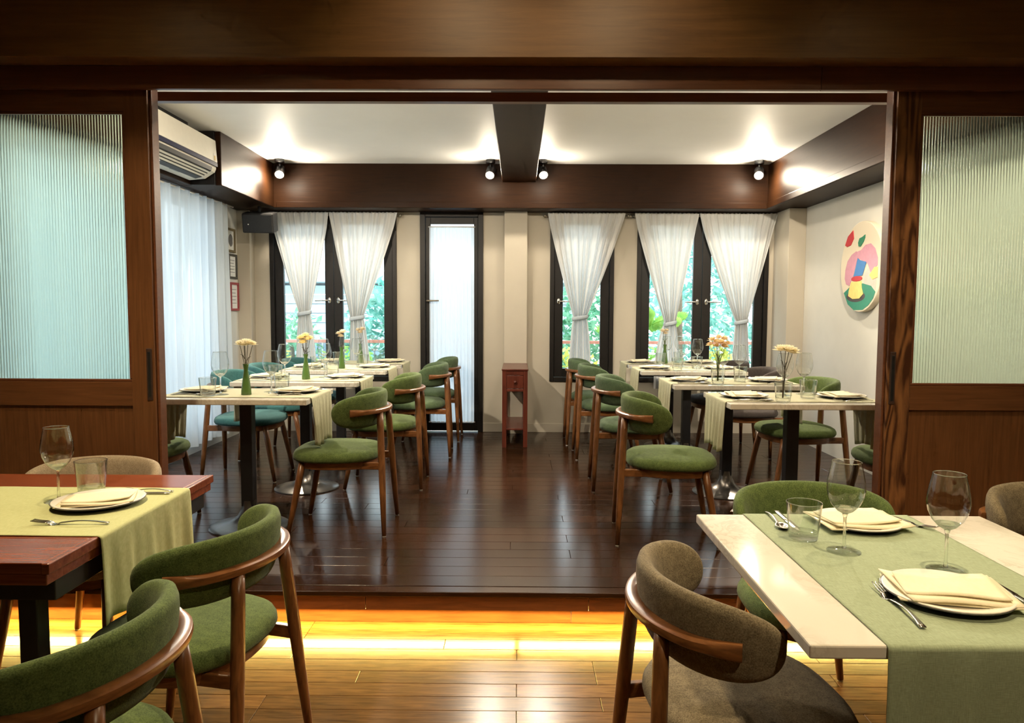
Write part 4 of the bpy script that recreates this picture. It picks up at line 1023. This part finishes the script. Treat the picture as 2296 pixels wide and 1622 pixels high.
# ------------------------------------------------------------------ outside
struct(box('ground', 'ground_green', -30, 30, YB + 2.0, 60, -3.2, -3.0), 'garden ground outside the windows', 'ground')
struct(box('terrace', 'terrace_floor', -6, 6, YB + 0.17, 10.8, -0.1, 0.1), 'terrace outside the back windows', 'terrace')
rl = empty('terrace_railing', (0, 9.4, 0.1)); tag(rl, 'thin red railing of the terrace outside', 'railing')
box('top_rail', 'rail_red', -4.5, 4.5, -0.03, 0.03, 0.86, 0.90, rl, 0.004); box('bottom_rail', 'rail_red', -4.5, 4.5, -0.02, 0.02, 0.10, 0.13, rl)
for k in range(23):
    xx = -4.4 + 0.4 * k; box('post', 'rail_red', xx - 0.02, xx + 0.02, -0.02, 0.02, 0.0, 0.86, rl)
def leaves(n, c, rad, size, seed, up=0.2):
    r = random.Random(seed); m = MB()
    for _ in range(n):
        while True:
            p = Vector((r.uniform(-1, 1), r.uniform(-1, 1), r.uniform(-1, 1)))
            if p.length < 1: break
        p = Vector((p.x * rad[0], p.y * rad[1], p.z * rad[2])) + Vector(c)
        d = Vector((r.uniform(-1, 1), r.uniform(-1, 1), r.uniform(-1, 0.6) + up)).normalized(); s = d.cross(Vector((r.uniform(-1, 1), r.uniform(-1, 1), 1))).normalized()
        l = size * r.uniform(0.6, 1.3); w = l * 0.28; nn = d.cross(s) * l * 0.12
        m.add([p, p + d * l * 0.5 + s * w + nn, p + d * l, p + d * l * 0.5 - s * w + nn], [(0, 1, 2), (0, 2, 3)])
    return m
def plant(name, x, y, z, rad, n, size, mat, label, cat, trunk=True, seed=1, zc=None):
    t = empty(name, (x, y, z)); tag(t, label, cat, 'garden plants outside')
    zc = zc or rad[2]
    leaves(n, (0, 0, zc), rad, size, seed).build('foliage', mat, t)
    if trunk: MB().tube([(0, 0, 0), (0.05, 0, zc * 0.6), (-0.03, 0.02, zc * 1.1)], [0.09, 0.07, 0.03], 8).build('trunk', 'bark', t, True)
    return t
plant('bamboo_clump', -2.05, 11.3, -1.0, (0.75, 0.6, 1.35), 1600, 0.17, 'leaf_teal', 'teal green bamboo clump seen through the left double window', 'bamboo', True, 2, 1.55)
plant('leafy_tree', 3.6, 14.6, -2.0, (1.5, 1.2, 2.0), 2200, 0.20, 'leaf_teal', 'leafy tree seen through the right double window', 'tree', True, 3, 3.2)
plant('leafy_shrub', 0.95, 11.5, -1.0, (0.55, 0.5, 1.0), 900, 0.15, 'leaf_mid', 'green shrub seen through the single window', 'shrub', True, 4, 1.9)
plant('leafy_shrub', -3.35, 10.9, -0.8, (0.45, 0.4, 0.75), 600, 0.12, 'leaf_mid', 'green shrub at the house corner outside the left window', 'shrub', True, 5, 1.5)
for k, (x, rx, mt) in enumerate(((-3.4, 0.6, 'leaf_yellow'), (-2.3, 0.6, 'leaf_light'), (-1.5, 0.45, 'leaf_light'), (0.75, 0.4, 'leaf_yellow'), (1.9, 0.5, 'leaf_light'), (2.70, 0.38, 'leaf_yellow'), (3.5, 0.45, 'leaf_yellow'))):
    lab = ['yellowish shrub behind the railing, farthest left', 'light green shrub behind the railing under the bamboo', 'light green shrub behind the railing near the narrow door', 'yellow flowering shrub below the single window', 'light green shrub left of the right window middle', 'bright yellow green shrub right of the right window middle', 'yellow green shrub at the far right behind the railing'][k]
    plant('low_shrub', x, 9.9 + 0.1 * (k % 3), 0.1, (rx * 0.72, 0.25, 0.40), 420, 0.10, mt, lab, 'shrub', False, 20 + k, 0.42)
def fronds(name, x, y, z, h, n, L, droop, mat, label, seed, wide=0.05):
    r = random.Random(seed); t = empty(name, (x, y, z)); tag(t, label, 'palm', 'garden plants outside')
    MB().tube([(0, 0, 0), (0.04, 0, h * 0.5), (0, 0, h)], [0.07, 0.055, 0.05], 8).build('trunk', 'bark', t, True)
    for k in range(n):
        a = 2 * pi * k / n + r.uniform(-.2, .2); e = r.uniform(0.3, 1.2); m = MB(); P0 = Vector((0, 0, h)); pts = []
        for j in range(15):
            s = j / 14; pts.append(P0 + Vector((cos(a) * L * s * cos(e * 0.6), sin(a) * L * s * cos(e * 0.6), L * s * sin(e) - droop * s * s * L)))
        m.tube(pts, [0.012 * (1 - j / 16) for j in range(15)], 5)
        side = Vector((-sin(a), cos(a), 0))
        for j in range(2, 15):
            for sg in (-1, 1):
                p = pts[j]; d = (side * sg + (pts[j] - pts[j - 1]).normalized() * 0.9 + Vector((0, 0, -0.35))).normalized(); l = L * 0.30 * sin(pi * min(1, 0.15 + j / 16)); w = wide * 0.5
                up = d.cross(side).normalized() * w
                m.add([p, p + d * l * 0.5 + up, p + d * l, p + d * l * 0.5 - up], [(0, 1, 2), (0, 2, 3)])
        m.build('frond', mat, t)
    return t
fronds('palm_tree', 2.35, 10.9, -1.5, 3.6, 11, 1.3, 0.7, 'leaf_teal', 'palm with drooping fronds left of the right window middle', 31)
fronds('palm_tree', 5.3, 12.4, -1.8, 4.4, 10, 1.4, 0.7, 'leaf_mid', 'palm at the far right beyond the railing', 32)
fronds('broadleaf_plant', 1.80, 10.6, 0.0, 1.1, 7, 0.75, 0.5, 'leaf_light', 'bright broad leaved plant at the left of the right window', 33, 0.16)
hs = empty('neighbour_house', (-3.2, 15.0, -2.5)); tag(hs, 'pale blue neighbouring house seen through the left windows', 'house')
box('wall', 'house_white', -6.0, 4.35, 0.05, 3.0, 0, 4.0, hs)
for k in range(22):
    box('siding_board', 'house_blue' if k < 15 else 'house_white', -5.9, 4.3, 0.0, 0.05, 0.2 + 0.19 * k, 0.2 + 0.19 * k + 0.175, hs)
box('eave', 'house_white', -6.3, 4.7, -0.7, 3.2, 4.42, 4.62, hs); box('ledge', 'house_white', -6.1, 4.5, -0.12, 0.0, 3.42, 3.58, hs)
for xx in (-4.4, -2.6, -0.7, 1.0, 2.9):
    w = box('house_window', 'house_white', xx - 0.55, xx + 0.55, -0.03, 0.02, 2.15, 3.3, hs); box('pane', 'house_glass', xx - 0.47, xx + 0.47, -0.04, -0.02, 2.22, 3.22, w)
    for k in range(1, 5): box('bar', 'house_white', xx - 0.47 + 0.188 * k - 0.01, xx - 0.47 + 0.188 * k + 0.01, -0.05, -0.035, 2.22, 3.22, w)
